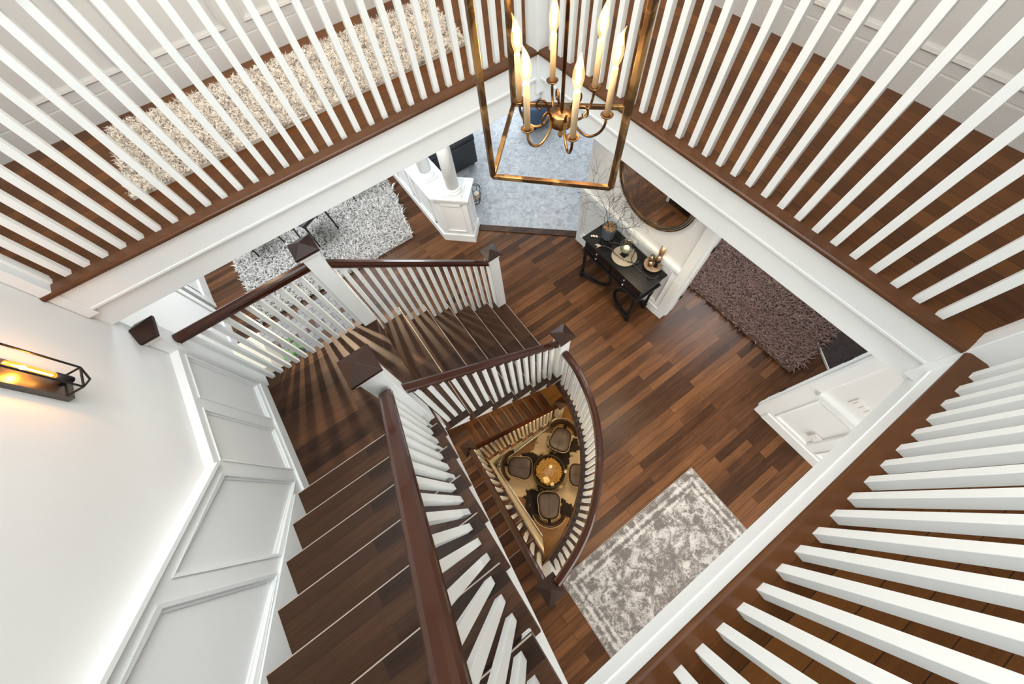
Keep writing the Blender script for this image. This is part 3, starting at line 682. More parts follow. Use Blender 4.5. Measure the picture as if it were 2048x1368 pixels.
# lower flight inner / outer
rx_ = lambda x: LAND + R - (x - Xj(0)) * SL - R + .82
t = thing('railing', 'sloping railing on the open inner side of the lower flight', 'railing', (.35, NYI, 0), 'white baluster railings')
rail_of(t, [(NX0 + .06, NYI, rx_(NX0 + .06)), (NX1 - .06, NYI, rx_(NX1 - .06))])
for j in range(0, 7):
    for i in range(3):
        x = Xj(j) - .03 - .0776 * i
        if j == 0: continue
        if x < NX1 - .08: baluster(t, x, NYI - .015, LAND - R * j, rx_(x) - .028)
t = thing('railing', 'sloping railing on the outer side of the lower flight, beside the columns', 'railing', (.35, NYO, 0), 'white baluster railings')
rail_of(t, [(NX0 + .06, NYO, rx_(NX0 + .06)), (NX1 - .06, NYO, rx_(NX1 - .06))])
for j in range(1, 7):
    for i in range(3):
        x = Xj(j) - .03 - .0776 * i
        if x < NX1 - .08: baluster(t, x, NYO, LAND - R * j, rx_(x) - .028)
# landing
t = thing('railing', 'level railing along the landing edge, starting at the left wall', 'railing', (-.9, NYO, LAND), 'white baluster railings')
LR = zh(2.04); rail_of(t, [(WX + .09, NYO, LR), (NX0 - .06, NYO, LR)])
for i in range(12): baluster(t, -1.325 + .0812 * i, NYO, LAND, LR - .028)
# curved guard
def spline(P, n):
    out = []; P = [Vector(p) for p in P]; Q = [P[0] * 2 - P[1]] + P + [P[-1] * 2 - P[-2]]
    for i in range(1, len(Q) - 2):
        for k in range(n):
            t_ = k / n; a, b, c, d = Q[i - 1:i + 3]
            out.append(.5 * ((2 * b) + (c - a) * t_ + (2 * a - 5 * b + 4 * c - d) * t_ * t_ + (3 * b - a - 3 * c + d) * t_ ** 3))
    out.append(P[-1]); return out
rc = [(-.235, -.55, 0), (-.13, -.525, 0), (.054, -.468, 0), (.257, -.372, 0), (.463, -.222, 0), (.632, -.06, 0), (.765, .105, 0), (.88, .29, 0), (.97, .50, 0), (1.035, .74, 0), (1.05, .94, 0)]
cp = spline(rc, 8)
t = thing('curved_railing', 'curved railing of white balusters sweeping round the open basement stairwell', 'railing', (.6, -.1, 0), 'white baluster railings')
CZ = zh(3.36)
rail_of(t, [(p.x, p.y, CZ) for p in cp])
mb = MB(); mb.sweep([(-.055, -.02), (.055, -.02), (.055, .018), (-.055, .018)], [(p.x, p.y, 0) for p in cp], M['cap'], False)
mb.build('base_strip', t, .004, origin=(.6, -.1, 0))['label'] = 'dark wooden shoe strip under the balusters'
L_ = [0]
for a, b in zip(cp, cp[1:]): L_.append(L_[-1] + (b - a).length)
nb = 29
for i in range(nb):
    s_ = L_[-1] * (i + .7) / (nb + .4); k = max(j for j in range(len(L_) - 1) if L_[j] <= s_); f = (s_ - L_[k]) / (L_[k + 1] - L_[k]); p = cp[k].lerp(cp[k + 1], f); d = cp[k + 1] - cp[k]
    baluster(t, p.x, p.y, .018, CZ - .028, rot=math.atan2(d.y, d.x))
# basement railings
t = thing('railing', 'dark handrail and cream balusters beside the first basement flight', 'railing', (-.33, .3, BL), 'white baluster railings')
rb1 = lambda y: bz1(y) + .86
rail_of(t, [(-.325, -.49, rb1(-.49)), (-.335, .98, rb1(.98))])
for n in range(1, 8):
    for i in range(2):
        y = -.486 + .2265 * n - .04 - .1133 * i; baluster(t, -.305, y, -R * n, rb1(y) - .028, m=M['cream'])
t = thing('railing', 'dark handrail and cream balusters beside the lowest basement flight', 'railing', (.5, 1.03, BF), 'white baluster railings')
rb2 = lambda x: bz2(x) + .86
rail_of(t, [(-.29, 1.035, rb2(-.29)), (1.215, 1.035, rb2(1.215))])
for n in range(1, 7):
    for i in range(3):
        x = -.28 + .2265 * n - .03 - .0755 * i; baluster(t, x, 1.01, BL - R * n, rb2(x) - .028, m=M['cream'])

# ------------------------------------------------------------------ rugs
def blades(mb, inside, x0, x1, y0, y1, n, h, wdt, z, mats, lean=.6, seed=1, pick=None):
    r = random.Random(seed); vs = {i: [] for i in range(len(mats))}; fs = {i: [] for i in range(len(mats))}
    for _ in range(n):
        x = r.uniform(x0, x1); y = r.uniform(y0, y1)
        if not inside(x, y): continue
        k = pick(x, y, r) if pick else r.randrange(len(mats)); a = r.uniform(0, 2 * PI); hh = h * r.uniform(.6, 1.2); l = lean * hh * r.uniform(.3, 1.6); b = a + r.uniform(-.8, .8)
        dx, dy = math.cos(a + PI / 2) * wdt, math.sin(a + PI / 2) * wdt; o = len(vs[k])
        mx, my = x + math.cos(a) * l * .4, y + math.sin(a) * l * .4; tx, ty = x + math.cos(b) * l, y + math.sin(b) * l
        vs[k] += [(x - dx, y - dy, z), (x + dx, y + dy, z), (mx + dx, my + dy, z + hh * .65), (mx - dx, my - dy, z + hh * .65), (tx, ty, z + hh)]
        fs[k] += [(o, o + 1, o + 2, o + 3), (o + 3, o + 2, o + 4)]
    for k in vs: mb.add(vs[k], fs[k], mats[k])
def wavy(poly, amp, step, seed):
    r = random.Random(seed); out = []
    for i in range(len(poly)):
        a = Vector(poly[i]); b = Vector(poly[(i + 1) % len(poly)]); n = max(1, int((b - a).length / step))
        for k in range(n): p = a.lerp(b, k / n); out.append((p.x + r.uniform(-amp, amp), p.y + r.uniform(-amp, amp)))
    return out
def inpoly(poly):
    def f(x, y):
        c = False; n = len(poly)
        for i in range(n):
            a = poly[i]; b = poly[i - 1]
            if (a[1] > y) != (b[1] > y) and x < (b[0] - a[0]) * (y - a[1]) / (b[1] - a[1]) + a[0]: c = not c
        return c
    return f
# cream runner upstairs
rp = [(-.925, 2.60), (1.36, 2.585), (1.43, 3.30), (-.945, 3.38)]
mb = MB(); mb.prism(rp, UP, UP + .02, M['shagr'])
def pk(x, y, r):
    v = math.sin(x * 13 + 5 * math.sin(y * 9 + x * 3)) * math.cos(y * 17 + 3 * math.sin(x * 11)); return 1 if v > .35 and r.random() < .75 else (1 if r.random() < .12 else 0)
blades(mb, inpoly(wavy(rp, .008, .05, 3)), -1, 1.5, 2.55, 3.4, 34000, .024, .0042, UP + .010, [M['shagr'], M['shagr2']], 1.0, 5, pk)
tag(mb.build('runner_rug', origin=(.2, 3.0, UP)), 'long cream and taupe shaggy runner on the upper hallway floor', 'rug')
# white dining rug
rp = [(-1.78, 4.15), (-.3, 4.13), (.70, 4.13), (.93, 5.3), (1.0, 6.6), (-1.80, 6.7)]
mb = MB(); mb.prism(rp, .0, .012, M['shagw2']); blades(mb, inpoly(wavy(rp, .012, .06, 4)), -1.9, 1.0, 4.05, 6.7, 26000, .055, .009, .006, [M['shagw'], M['shagw2']], 1.1, 6)
tag(mb.build('shaggy_rug', origin=(-.4, 5.3, 0)), 'thick ivory shag rug under the dining chairs below the gallery', 'rug')
# chocolate rug
rp = [(3.32, -.62), (4.9, -.62), (4.9, 2.0), (3.32, 2.0)]
mb = MB(); mb.prism(rp, .0, .02, M['shagb']); blades(mb, inpoly(wavy(rp, .02, .08, 9)), 3.2, 4.9, -.7, 2.0, 24000, .06, .009, .008, [M['shagb']], 1.1, 8)
tag(mb.build('shaggy_rug', origin=(4.1, .7, 0)), 'chocolate brown shag rug through the den doorway', 'rug')
# persian rug
mb = MB(); mb.box((-.915, -.61, 0), (.915, .61, .008), M['persian']); mb.box((-.918, -.613, 0), (.918, .613, .005), M['pipe'])
o = mb.build('patterned_rug'); o.location = (.665, -1.315, .001); tag(o, 'faded grey and taupe persian style rug on the foyer floor', 'rug')
# patchwork rug under landing side
mb = MB(); mb.box((-2.05, 2.6, .0), (-.66, 4.02, .008), M['patch']); tag(mb.build('patchwork_rug', origin=(-1.3, 3.3, 0)), 'grey and brown patchwork hide rug on the floor beyond the landing railing', 'rug')
# cowhide
pts = []
for i in range(44):
    a = 2 * PI * i / 44; r_ = .92 + .16 * math.sin(3 * a + .6) + .14 * math.sin(5 * a + 2) + .05 * math.sin(11 * a)
    pts.append((.5 + r_ * 1.0 * math.cos(a), .25 + r_ * .82 * math.sin(a)))
mb = MB(); mb.prism(pts, BF, BF + .006, M['hide']); tag(mb.build('cowhide_rug', origin=(.5, .25, BF)), 'black and cream cowhide under the round table in the basement', 'rug')

# ------------------------------------------------------------------ basement table, corks, chairs
TX, TY = .455, .285
t = thing('round_table', 'round glass topped drum table full of corks in the basement', 'table', (TX, TY, BF))
mb = MB(); mb.lathe([(.27, 0), (.29, .02), (.275, .08), (.26, .35), (.275, .62), (.285, .70), (.285, .715), (.262, .715), (.255, .64), (0, .64)], M['barrel'], (TX, TY, BF), 40); mb.build('drum', t, origin=(TX, TY, BF))
mb = MB(); mb.lathe([(0, .718), (.345, .718), (.35, .722), (.35, .728), (.345, .732), (0, .732)], M['tglass'], (TX, TY, BF), 48); mb.build('glass_top', t, origin=(TX, TY, BF))
ck = MB(); ck.lathe([(0, -.021), (.0105, -.021), (.0115, -.019), (.0115, .019), (.0105, .021), (0, .021)], M['cork'], n=10); ck0 = None; rr = random.Random(4); cnt = 0
gx = .026
cell = []
for i in range(-9, 10):
    for j in range(-9, 10):
        x = i * gx + (j % 2) * gx * .5; y = j * gx
        if x * x + y * y < .222 ** 2: cell.append((x, y))
for x, y in cell:
    if (x + .11) ** 2 + (y - .10) ** 2 < .045 ** 2 and False: continue
    a = (0 if (math.sin(x * 60) * math.cos(y * 55) > 0) else PI / 2) + rr.uniform(-.35, .35)
    if ck0 is None: ck0 = ck.build('wine_cork'); o = ck0; tag(o, 'small tan wine cork heaped under the glass top of the drum table', 'cork', 'corks heaped in the drum table')
    else: o = ck0.copy(); COL.objects.link(o)
    o.location = (TX + x + rr.uniform(-.004, .004), TY + y + rr.uniform(-.004, .004), BF + .654 + rr.uniform(0, .02)); o.rotation_euler = (PI / 2 + rr.uniform(-.15, .15), 0, a)
def tub_chair():
    t = thing('swivel_chair', 'x', 'chair', (0, 0, 0), 'chairs around the drum table')
    # faces +x ; seat centre at origin
    mb = MB(); n = 28; rings = []
    def outline(a):
        r_ = .208 + .012 * math.cos(2 * a) - .016 * math.cos(4 * a); return r_ * math.cos(a) * 1.08, r_ * math.sin(a) * (1.02 + .14 * math.cos(a))
    for sc_, z in ((.0, .452), (.5, .456), (.85, .462), (.97, .456), (1.0, .442), (.98, .42), (.9, .405), (0, .40)):
        rings.append([(outline(2 * PI * k / n)[0] * sc_, outline(2 * PI * k / n)[1] * sc_, z) for k in range(n)])
    vs = [v for r_ in rings for v in r_]; fs = [(i * n + (k + 1) % n, i * n + k, (i + 1) * n + k, (i + 1) * n + (k + 1) % n) for i in range(len(rings) - 1) for k in range(n)]
    mb.add(vs, fs, M['leather'], True); s = mb.build('seat', t)
    mb = MB(); mb.tube([(-.15, 0, .4585), (-.05, 0, .4525), (.06, 0, .4525), (.185, 0, .4595)], .004, M['leather'], 6); mb.build('seam', s)
    mb = MB(); mb.tube([(outline(2 * PI * k / n)[0] * 1.03, outline(2 * PI * k / n)[1] * 1.03, .425) for k in range(n)], .007, M['shell'], 6, closed=True); mb.build('seat_rim', t)
    mb = MB(); m_ = 18; vs = []
    for i in range(m_ + 1):
        a = PI + (i / m_ - .5) * 2.25; e = math.cos((i / m_ - .5) * PI) ** .5 if 0 < i < m_ else 0.02
        for rad, z in ((.225, .50), (.232, .50 + .09 * e), (.245, .50 + .24 * e), (.262, .50 + .27 * e), (.278, .50 + .24 * e), (.268, .50 + .09 * e), (.25, .49)):
            vs.append((rad * 1.12 * math.cos(a) - .02, rad * 1.12 * math.sin(a), z))
    q = 7; fs = [(i * q + k, i * q + (k + 1) % q, (i + 1) * q + (k + 1) % q, (i + 1) * q + k) for i in range(m_) for k in range(q)] + [tuple(range(q))[::-1], tuple(m_ * q + k for k in range(q))]
    mb.add(vs, fs, M['leather'], True); mb.build('backrest', t)
    mb = MB(); mb.tube([(.298 * 1.06 * math.cos(PI + (i / m_ - .5) * 2.3) - .02, .298 * 1.06 * math.sin(PI + (i / m_ - .5) * 2.3), .5 + .235 * max(0, math.cos((i / m_ - .5) * PI)) ** .5) for i in range(m_ + 1)], .006, M['shell'], 6); mb.build('back_rim', t)
    mb = MB(); mb.lathe([(0, .06), (.03, .06), (.025, .40), (0, .41)], M['iron'], n=14); mb.build('post', t)
    mb = MB(); mb.lathe([(.19, 0), (.195, .01), (.05, .035), (.03, .06), (0, .06)], M['silver'], n=28); mb.build('base', t)
    mb = MB(); mb.bar((-.2, 0, .44), (-.285, 0, .55), .05, .012, M['iron']); mb.build('back_bracket', t)
    return t
ch = tub_chair()
spec = [((1.00, .62), 'brown leather swivel chair, topmost around the drum table by the curved rail'), ((.075, .665), 'brown leather swivel chair left of the drum table, nearest the basement landing'),
        ((.12, -.155), 'brown leather swivel chair below the drum table, seat toward the corks'), ((.90, -.10), 'brown leather swivel chair right of the drum table, half hidden by the curved railing')]
for i, ((x, y), lb) in enumerate(spec):
    rz = math.atan2(TY - y, TX - x)
    if i == 0: ch.location = (x, y, BF + .007); ch.rotation_euler = (0, 0, rz); ch['label'] = lb
    else: copy_tree(ch, (x, y, BF + .007), rz, lb)

# ------------------------------------------------------------------ console table and its decor
HT = zh(3.51)
t = thing('console_table', 'black console table with four drawers and curved stretchers under the mirror', 'table', (2.43, 1.53, 0))
x0, x1, y0, y1 = 2.245, 2.632, 1.035, 2.035
O = lambda *p: p
mb = MB(); mb.box((x0 - .012, y0 - .012, HT - .022), (x1, y1 + .012, HT), M['black']); mb.build('top', t, .004, origin=(2.43, 1.53, HT))
mb = MB(); mb.box((x0 + .025, y0 + .02, HT - .215), (x1 - .01, y1 - .02, HT - .022), M['black']); mb.box((x0 - .002, y0 - .002, HT - .235), (x1 - .005, y1 + .002, HT - .21), M['black']); mb.build('body', t, .004, origin=(2.43, 1.53, HT - .2))
for r_ in range(2):
    for cidx in range(2):
        ya = y0 + .035 + cidx * .475; z = HT - .112 - r_ * .09
        mb = MB(); mb.box((x0 + .013, ya, z), (x0 + .028, ya + .455, z + .08), M['black']); dr = mb.build('drawer', t, .003, origin=(x0 + .02, ya + .23, z))
        k = MB(); k.lathe([(0, 0), (.005, 0), (.005, .012), (.012, .016), (.012, .022), (0, .026)], M['silver'], n=12); ko = k.build('knob', None); ko.parent = dr
        ko.location = (-.007, 0, .04); ko.rotation_euler = (0, -PI / 2, 0); ko['label'] = 'small round silver knob'
leg = [(0, 0), (.026, .0), (.032, .02), (.016, .045), (.024, .06), (.032, .09), (.020, .12), (.017, .30), (.027, .42), (.015, .46), (.032, .485), (.028, .52), (.028, .56)]
for lx, ly in ((x0 + .035, y0 + .05), (x0 + .035, y1 - .05), (x1 - .04, y0 + .05), (x1 - .04, y1 - .05)):
    mb = MB(); mb.lathe([(r_, z * (HT - .235) / .56) for r_, z in leg], M['black'], (lx, ly, 0), 16); mb.build('leg', t, origin=(lx, ly, 0))
for s_ in (-1, 1):
    mb = MB(); cy = 1.535 + s_ * .0; pts = []
    yl = y0 + .05 if s_ < 0 else y1 - .05
    for i in range(13):
        a = PI / 2 * (i / 12 * 2 - 1); pts.append((2.43 - .0 + math.sin(a) * .155, yl - s_ * .38 * math.cos(a), .095))
    mb.sweep([(-.022, -.012), (.022, -.012), (.022, .012), (-.022, .012)], pts, M['black'], False); mb.build('stretcher', t, .002, origin=(2.43, yl, .1))
# mirror
MC = (WB - .018, 1.57, zh(2.615)); mr = .455
t = thing('round_mirror', 'large round wall mirror with thin layered metal rim above the console table', 'mirror', MC)
def ring_x(r_, x, th, m, n=64): return MB().tube([(x, MC[1] + r_ * math.cos(2 * PI * k / n), MC[2] + r_ * math.sin(2 * PI * k / n)) for k in range(n)], th, m, 6, closed=True)
mb = MB(); n = 64
vs = [(MC[0], MC[1] + mr * math.cos(2 * PI * k / n), MC[2] + mr * math.sin(2 * PI * k / n)) for k in range(n)]; vs += [(WB - .002, a[1], a[2]) for a in vs]
mb.add(vs, [tuple(range(n))[::-1]] + [(k, (k + 1) % n, n + (k + 1) % n, n + k) for k in range(n)] + [tuple(range(n, 2 * n))], M['mirror']); mb.build('mirror_glass', t, origin=MC)
ring_x(mr, MC[0] - .006, .008, M['bronze']).build('inner_rim', t, origin=MC); ring_x(mr + .022, MC[0], .006, M['bronze']).build('rim', t, origin=MC); ring_x(mr + .042, MC[0] + .004, .007, M['brass']).build('outer_rim', t, origin=MC)
# potted branches
def at(tx, ty, h): return (tx * h, ty * h, zh(h))
PX, PY = 2.47, 1.86
t = thing('potted_branches', 'blue grey ribbed pot of bare twisting branches on the console table', 'plant', (PX, PY, HT))
mb = MB(); pr = [(0, 0), (.062, 0), (.066, .006)]
for i in range(24): z = .01 + i * .0066; pr.append((.067 + .012 * (z / .17) + (.0016 if i % 2 else -.0008), z))
pr += [(.081, .17), (.083, .176), (.077, .178), (.074, .165), (0, .16)]
mb.lathe([(r_ * 1.04, z * .98) for r_, z in pr], M['pot'], (PX, PY, HT), 40); mb.build('pot', t, origin=(PX, PY, HT))
mb = MB(); r = random.Random(3)
for _ in range(160):
    a = r.uniform(0, 2 * PI); q = .072 * math.sqrt(r.random()); p = Vector((PX + q * math.cos(a), PY + q * math.sin(a), HT + .16 + r.uniform(0, .018))); b = r.uniform(0, 2 * PI)
    mb.tube([p - Vector((math.cos(b), math.sin(b), 0)) * .012, p + Vector((0, 0, .006)), p + Vector((math.cos(b), math.sin(b), 0)) * .012], .004, M['moss'], 5)
mb.lathe([(0, .165), (.074, .16)], M['moss'], (PX, PY, HT), 24); mb.build('moss', t, origin=(PX, PY, HT))
r = random.Random(12)
def branch(mb, p, d, L, rad, depth):
    n = 7; pts = [p.copy()]; q = p.copy(); dd = d.copy()
    for i in range(n):
        dd = (dd + Vector((r.uniform(-1, 1), r.uniform(-1, 1), r.uniform(-.8, .7))) * .33).normalized(); q = q + dd * L / n
        if q.x > WB - .04: q.x = WB - .04; dd.x = -abs(dd.x)
        pts.append(q.copy())
        if depth > 0 and i >= 1 and r.random() < .85:
            nd = (dd + Vector((r.uniform(-1, 1), r.uniform(-1, 1), r.uniform(-.6, .8))) * 1.0).normalized(); branch(mb, q.copy(), nd, L * r.uniform(.4, .62), rad * .6, depth - 1)
    mb.tube(pts, [rad * (1 - .6 * i / n) for i in range(n + 1)], M['twig'], 4)
for dx, dy, L in ((-.15, .12, .52), (.05, -.25, .50), (.1, -.75, .45), (-.25, .55, .45), (-.35, -.1, .6)):
    mb = MB(); branch(mb, Vector((PX + dx * .08, PY + dy * .04, HT + .16)), Vector((dx, dy, 1)).normalized(), L, .0035, 3); mb.build('branch', t, origin=(PX, PY, HT + .16))
# woven mat
cx, cy = .693 * 3.505, .434 * 3.505
mb = MB()
for i in range(12):
    q = .012 + i * .0118; mb.tube([(cx + q * math.cos(2 * PI * k / 32), cy + q * math.sin(2 * PI * k / 32), HT + .005) for k in range(32)], .0062, M['tray'], 5, closed=True)
M['mat'] = mat('woven_champagne_mat', (.50, .44, .34), .5, .2, var=.4, vscale=120)
mb.mats = [M['mat']]; tag(mb.build('round_placemat', origin=(cx, cy, HT)), 'round woven champagne mat lying at the middle of the console table', 'placemat')
# hurricane vase
hx, hy = cx + .005, cy + .01; hz = HT + .013
t = thing('hurricane_vase', 'clear glass hurricane bowl with a lit candle, standing on the woven mat', 'candle holder', (hx, hy, hz))
mb = MB(); mb.box((hx - .038, hy - .038, hz), (hx + .038, hy + .038, hz + .012), M['black']); mb.lathe([(.016, .012), (.012, .03), (.018, .05), (.024, .06), (0, .06)], M['black'], (hx, hy, hz), 16); mb.build('foot', t, .002, origin=(hx, hy, hz))
mb = MB(); pr = [(0, .062), (.035, .064), (.062, .085), (.074, .12), (.078, .155), (.080, .19), (.0775, .19), (.075, .155), (.071, .12), (.059, .088), (.034, .068), (0, .066)]
mb.lathe(pr, M['glass'], (hx, hy, hz), 36); mb.build('glass_bowl', t, origin=(hx, hy, hz))
mb = MB(); mb.lathe([(0, .07), (.033, .07), (.034, .135), (.030, .138), (.012, .132), (0, .132)], M['wax'], (hx, hy, hz), 24); mb.build('candle', t, origin=(hx, hy, hz))
mb = MB(); mb.lathe([(0, .134), (.006, .142), (.007, .15), (.003, .162), (0, .17)], M['flame'], (hx, hy, hz), 10); mb.build('flame', t, origin=(hx, hy, hz))
point('hurricane_candle_light', (hx, hy, hz + .155), .5, (1, .6, .25), .01)
# tray and pillar candle holders
tx, ty = .743 * 3.47, .351 * 3.47
t = thing('pedestal_tray', 'round pale wooden pedestal tray near the right end of the console table', 'tray', (tx, ty, HT))
mb = MB(); mb.lathe([(0, .03), (.10, .03), (.104, .034), (.104, .048), (.100, .05), (.097, .043), (0, .043)], M['tray'], (tx, ty, HT), 36); mb.build('plate', t, origin=(tx, ty, HT))
for k in range(3):
    a = 2 * PI * k / 3 + .4; mb = MB(); mb.lathe([(0, 0), (.012, 0), (.015, .015), (.010, .03), (0, .03)], M['tray'], (tx + .075 * math.cos(a), ty + .075 * math.sin(a), HT), 12); mb.build('foot', t, origin=(tx + .075 * math.cos(a), ty + .075 * math.sin(a), HT))
TZ = HT + .043
def votive(x, y, z, h, r_, stem, label, holder=M['smoke']):
    t = thing('candle_holder', label, 'candle holder', (x, y, z), 'smoked glass candle holders on the tray')
    if stem:
        mb = MB(); mb.lathe([(0, 0), (.026, 0), (.024, .01), (.016, stem * .5), (.02, stem - .006), (.031, stem), (0, stem)], M['iron'], (x, y, z), 20); mb.build('stem', t, origin=(x, y, z))
    mb = MB(); mb.lathe([(0, 0), (r_, 0), (r_, h), (r_ - .0022, h), (r_ - .0022, .003), (0, .003)], holder, (x, y, z + stem), 28); mb.build('glass', t, origin=(x, y, z + stem))
    mb = MB(); mb.lathe([(0, .004), (r_ * .78, .004), (r_ * .78, h * .62), (0, h * .60)], M['wax'], (x, y, z + stem), 20); mb.build('candle', t, origin=(x, y, z + stem))
    mb = MB(); mb.lathe([(0, h * .62), (.004, h * .66), (.003, h * .74), (0, h * .8)], M['flame'], (x, y, z + stem), 8); mb.build('flame', t, origin=(x, y, z + stem))
votive(tx - .042, ty + .012, TZ, .07, .026, 0, 'short smoked glass candle holder at the front of the tray, without a stem')
votive(tx + .006, ty + .050, TZ, .10, .025, 0, 'slim smoked glass candle holder on the tray nearest the hurricane bowl')
votive(tx - .002, ty - .035, TZ, .085, .029, .10, 'candle holder on a dark flared stem in front of the tallest one')
votive(tx + .058, ty - .005, TZ, .11, .031, .14, 'tallest smoked glass candle holder on a dark stem next to the wall')
# bead garlands
def garland(pts, label, tassel):
    t = thing('bead_garland', label, 'garland', pts[0], 'bead garlands on the console table'); P = spline(pts, 10); L2 = 0; last = None; mb = MB()
    for p in P:
        if last is None or (p - last).length > .0145: mb.lathe([(0, -.0085), (.006, -.006), (.0085, 0), (.006, .006), (0, .0085)], M['bead'], (p.x, p.y, p.z + .0085), 8); last = p
    b = mb.build('beads', t, origin=pts[0]); b['kind'] = 'stuff'
    mb = MB(); p = Vector(pts[0]); d = (p - Vector(pts[1])).normalized(); r = random.Random(2)
    if tassel:
        for _ in range(26):
            a = Vector((r.uniform(-1, 1), r.uniform(-1, 1), 0)) * .014; mb.tube([p + Vector((0, 0, .008)), p + d * .03 + a + Vector((0, 0, .01)), p + d * .058 + a * 1.6 + Vector((0, 0, .004))], .0018, M['beadl'], 4)
    else:
        for i in range(5): mb.lathe([(0, -.012), (.009, -.008), (.0125, 0), (.009, .008), (0, .012)], M['wax'], (p.x + d.x * i * .016 + (i % 2) * .008, p.y + d.y * i * .016, p.z + .013), 10)
    mb.build('tassel' if tassel else 'pale_beads', t, origin=pts[0])
hz0 = HT
garland([(.676 * 3.5, .552 * 3.5, hz0), (.70 * 3.5, .525 * 3.5, hz0), (.695 * 3.5, .506 * 3.5, hz0), (.713 * 3.5, .482 * 3.5, hz0 + .011), (.735 * 3.5, .44 * 3.5, hz0 + .012), (.73 * 3.5, .425 * 3.5, hz0 + .012), (.699 * 3.5, .407 * 3.5, hz0 + .012), (.691 * 3.5, .374 * 3.5, hz0), (.694 * 3.5, .335 * 3.5, hz0), (.703 * 3.5, .311 * 3.5, hz0), (.722 * 3.5, .308 * 3.5, hz0)],
        'dark bead garland with chunky cream end beads beside the pot', False)
garland([(.662 * 3.5, .513 * 3.5, hz0), (.6725 * 3.5, .502 * 3.5, hz0), (.677 * 3.5, .4766 * 3.5, hz0 + .011), (.673 * 3.5, .4575 * 3.5, hz0 + .012), (.679 * 3.5, .42 * 3.5, hz0 + .012), (.70 * 3.5, .388 * 3.5, hz0 + .012), (.718 * 3.5, .389 * 3.5, hz0 + .004)],
        'dark bead garland with a tan fringed tassel lying across the woven mat', True)
# outlets / switches
def wallplate(name, yc, zc, wd, ht, label, cat, kind):
    t = thing(name, label, cat, (WB - .012, yc, zc)); X = WB - (.014 if kind == 'switch' else .026) + (.014 if kind == 'switch' else .012)
    X = WB if kind == 'switch' else WB - .024 + .0
    mb = MB(); mb.box((X - .006, yc - wd / 2, zc - ht / 2), (X, yc + wd / 2, zc + ht / 2), M['plate']); mb.build('cover_plate', t, .002, origin=(X, yc, zc))
    if kind == 'switch':
        for k in (-1, 0, 1):
            mb = MB(); mb.box((X - .010, yc + k * .046 - .016, zc - .032), (X - .006, yc + k * .046 + .016, zc + .032), M['plate']); mb.build('rocker', t, .001, origin=(X, yc + k * .046, zc))
    else:
        for k in (-1, 1):
            mb = MB(); mb.box((X - .008, yc - .014, zc + k * .02 - .012), (X - .006, yc + .014, zc + k * .02 + .012), M['plate'])
            for s_ in (-1, 1): mb.box((X - .0085, yc + s_ * .006 - .001, zc + k * .02 - .005), (X - .0078, yc + s_ * .006 + .001, zc + k * .02 + .005), M['hole'])
            mb.build('socket', t, origin=(X, yc, zc))
wallplate('switch_plate', -1.01, 1.14, .17, .12, 'white triple switch plate on the wall above the chair rail', 'light switch', 'switch')
wallplate('power_outlet', -1.15, .41, .075, .12, 'white outlet in the low wall panel right of the den doorway', 'outlet', 'outlet')
wallplate('power_outlet', 1.60, .86, .12, .075, 'white outlet on the wall panel just behind the console table', 'outlet', 'outlet')

# ------------------------------------------------------------------ half wall with columns
poly = [(1.095, 3.77), (1.418, 3.453), (1.643, 3.69), (1.38, 3.95), (1.38, 8.7), (1.095, 8.7)]
HH = zh(3.45)
mb = MB(); mb.prism(poly, 0, HH - .04, M['white'])
def off(poly, d):
    out = []; n = len(poly)
    for i in range(n):
        a = Vector(poly[i - 1]); b = Vector(poly[i]); c = Vector(poly[(i + 1) % n]); e1 = (b - a).normalized(); e2 = (c - b).normalized(); n1 = Vector((e1.y, -e1.x)); n2 = Vector((e2.y, -e2.x))
        k = (n1 + n2); k = k / max(.3, (1 + n1.dot(n2))); out.append((b.x + k.x * d, b.y + k.y * d))
    return out
A_ = sum(poly[i][0] * poly[(i + 1) % 6][1] - poly[(i + 1) % 6][0] * poly[i][1] for i in range(6)); sg = 1 if A_ > 0 else -1
mb.prism(off(poly, sg * .02), 0, .13, M['white']); mb.prism(off(poly, sg * .03), HH - .045, HH - .02, M['white']); mb.prism(off(poly, sg * .05), HH - .02, HH, M['white'])
def facepanel(mb, a, b, z0, z1, inset, m):
    a = Vector((*a, 0)); b = Vector((*b, 0)); d = (b - a).normalized(); nrm = Vector((d.y, -d.x, 0)) * sg; L = (b - a).length; p0, p1 = inset, L - inset
    for (s0, s1, za, zb) in ((p0, p1, z0, z0 + .022), (p0, p1, z1 - .022, z1), (p0, p0 + .022, z0, z1), (p1 - .022, p1, z0, z1)):
        c = a + d * (s0 + s1) / 2 + nrm * .006 + Vector((0, 0, (za + zb) / 2)); mb.obox(c, d * (s1 - s0) / 2, nrm * .010, Vector((0, 0, (zb - za) / 2)), m)
facepanel(mb, poly[0], poly[1], .2, HH - .12, .07, M['white']); facepanel(mb, poly[1], poly[2], .2, HH - .12, .06, M['white'])
for y in (3.9, 4.6, 5.3, 6.0): facepanel(mb, (1.095, y + .62), (1.095, y), .2, HH - .12, .05, M['white'])
struct('wall_divider', mb)
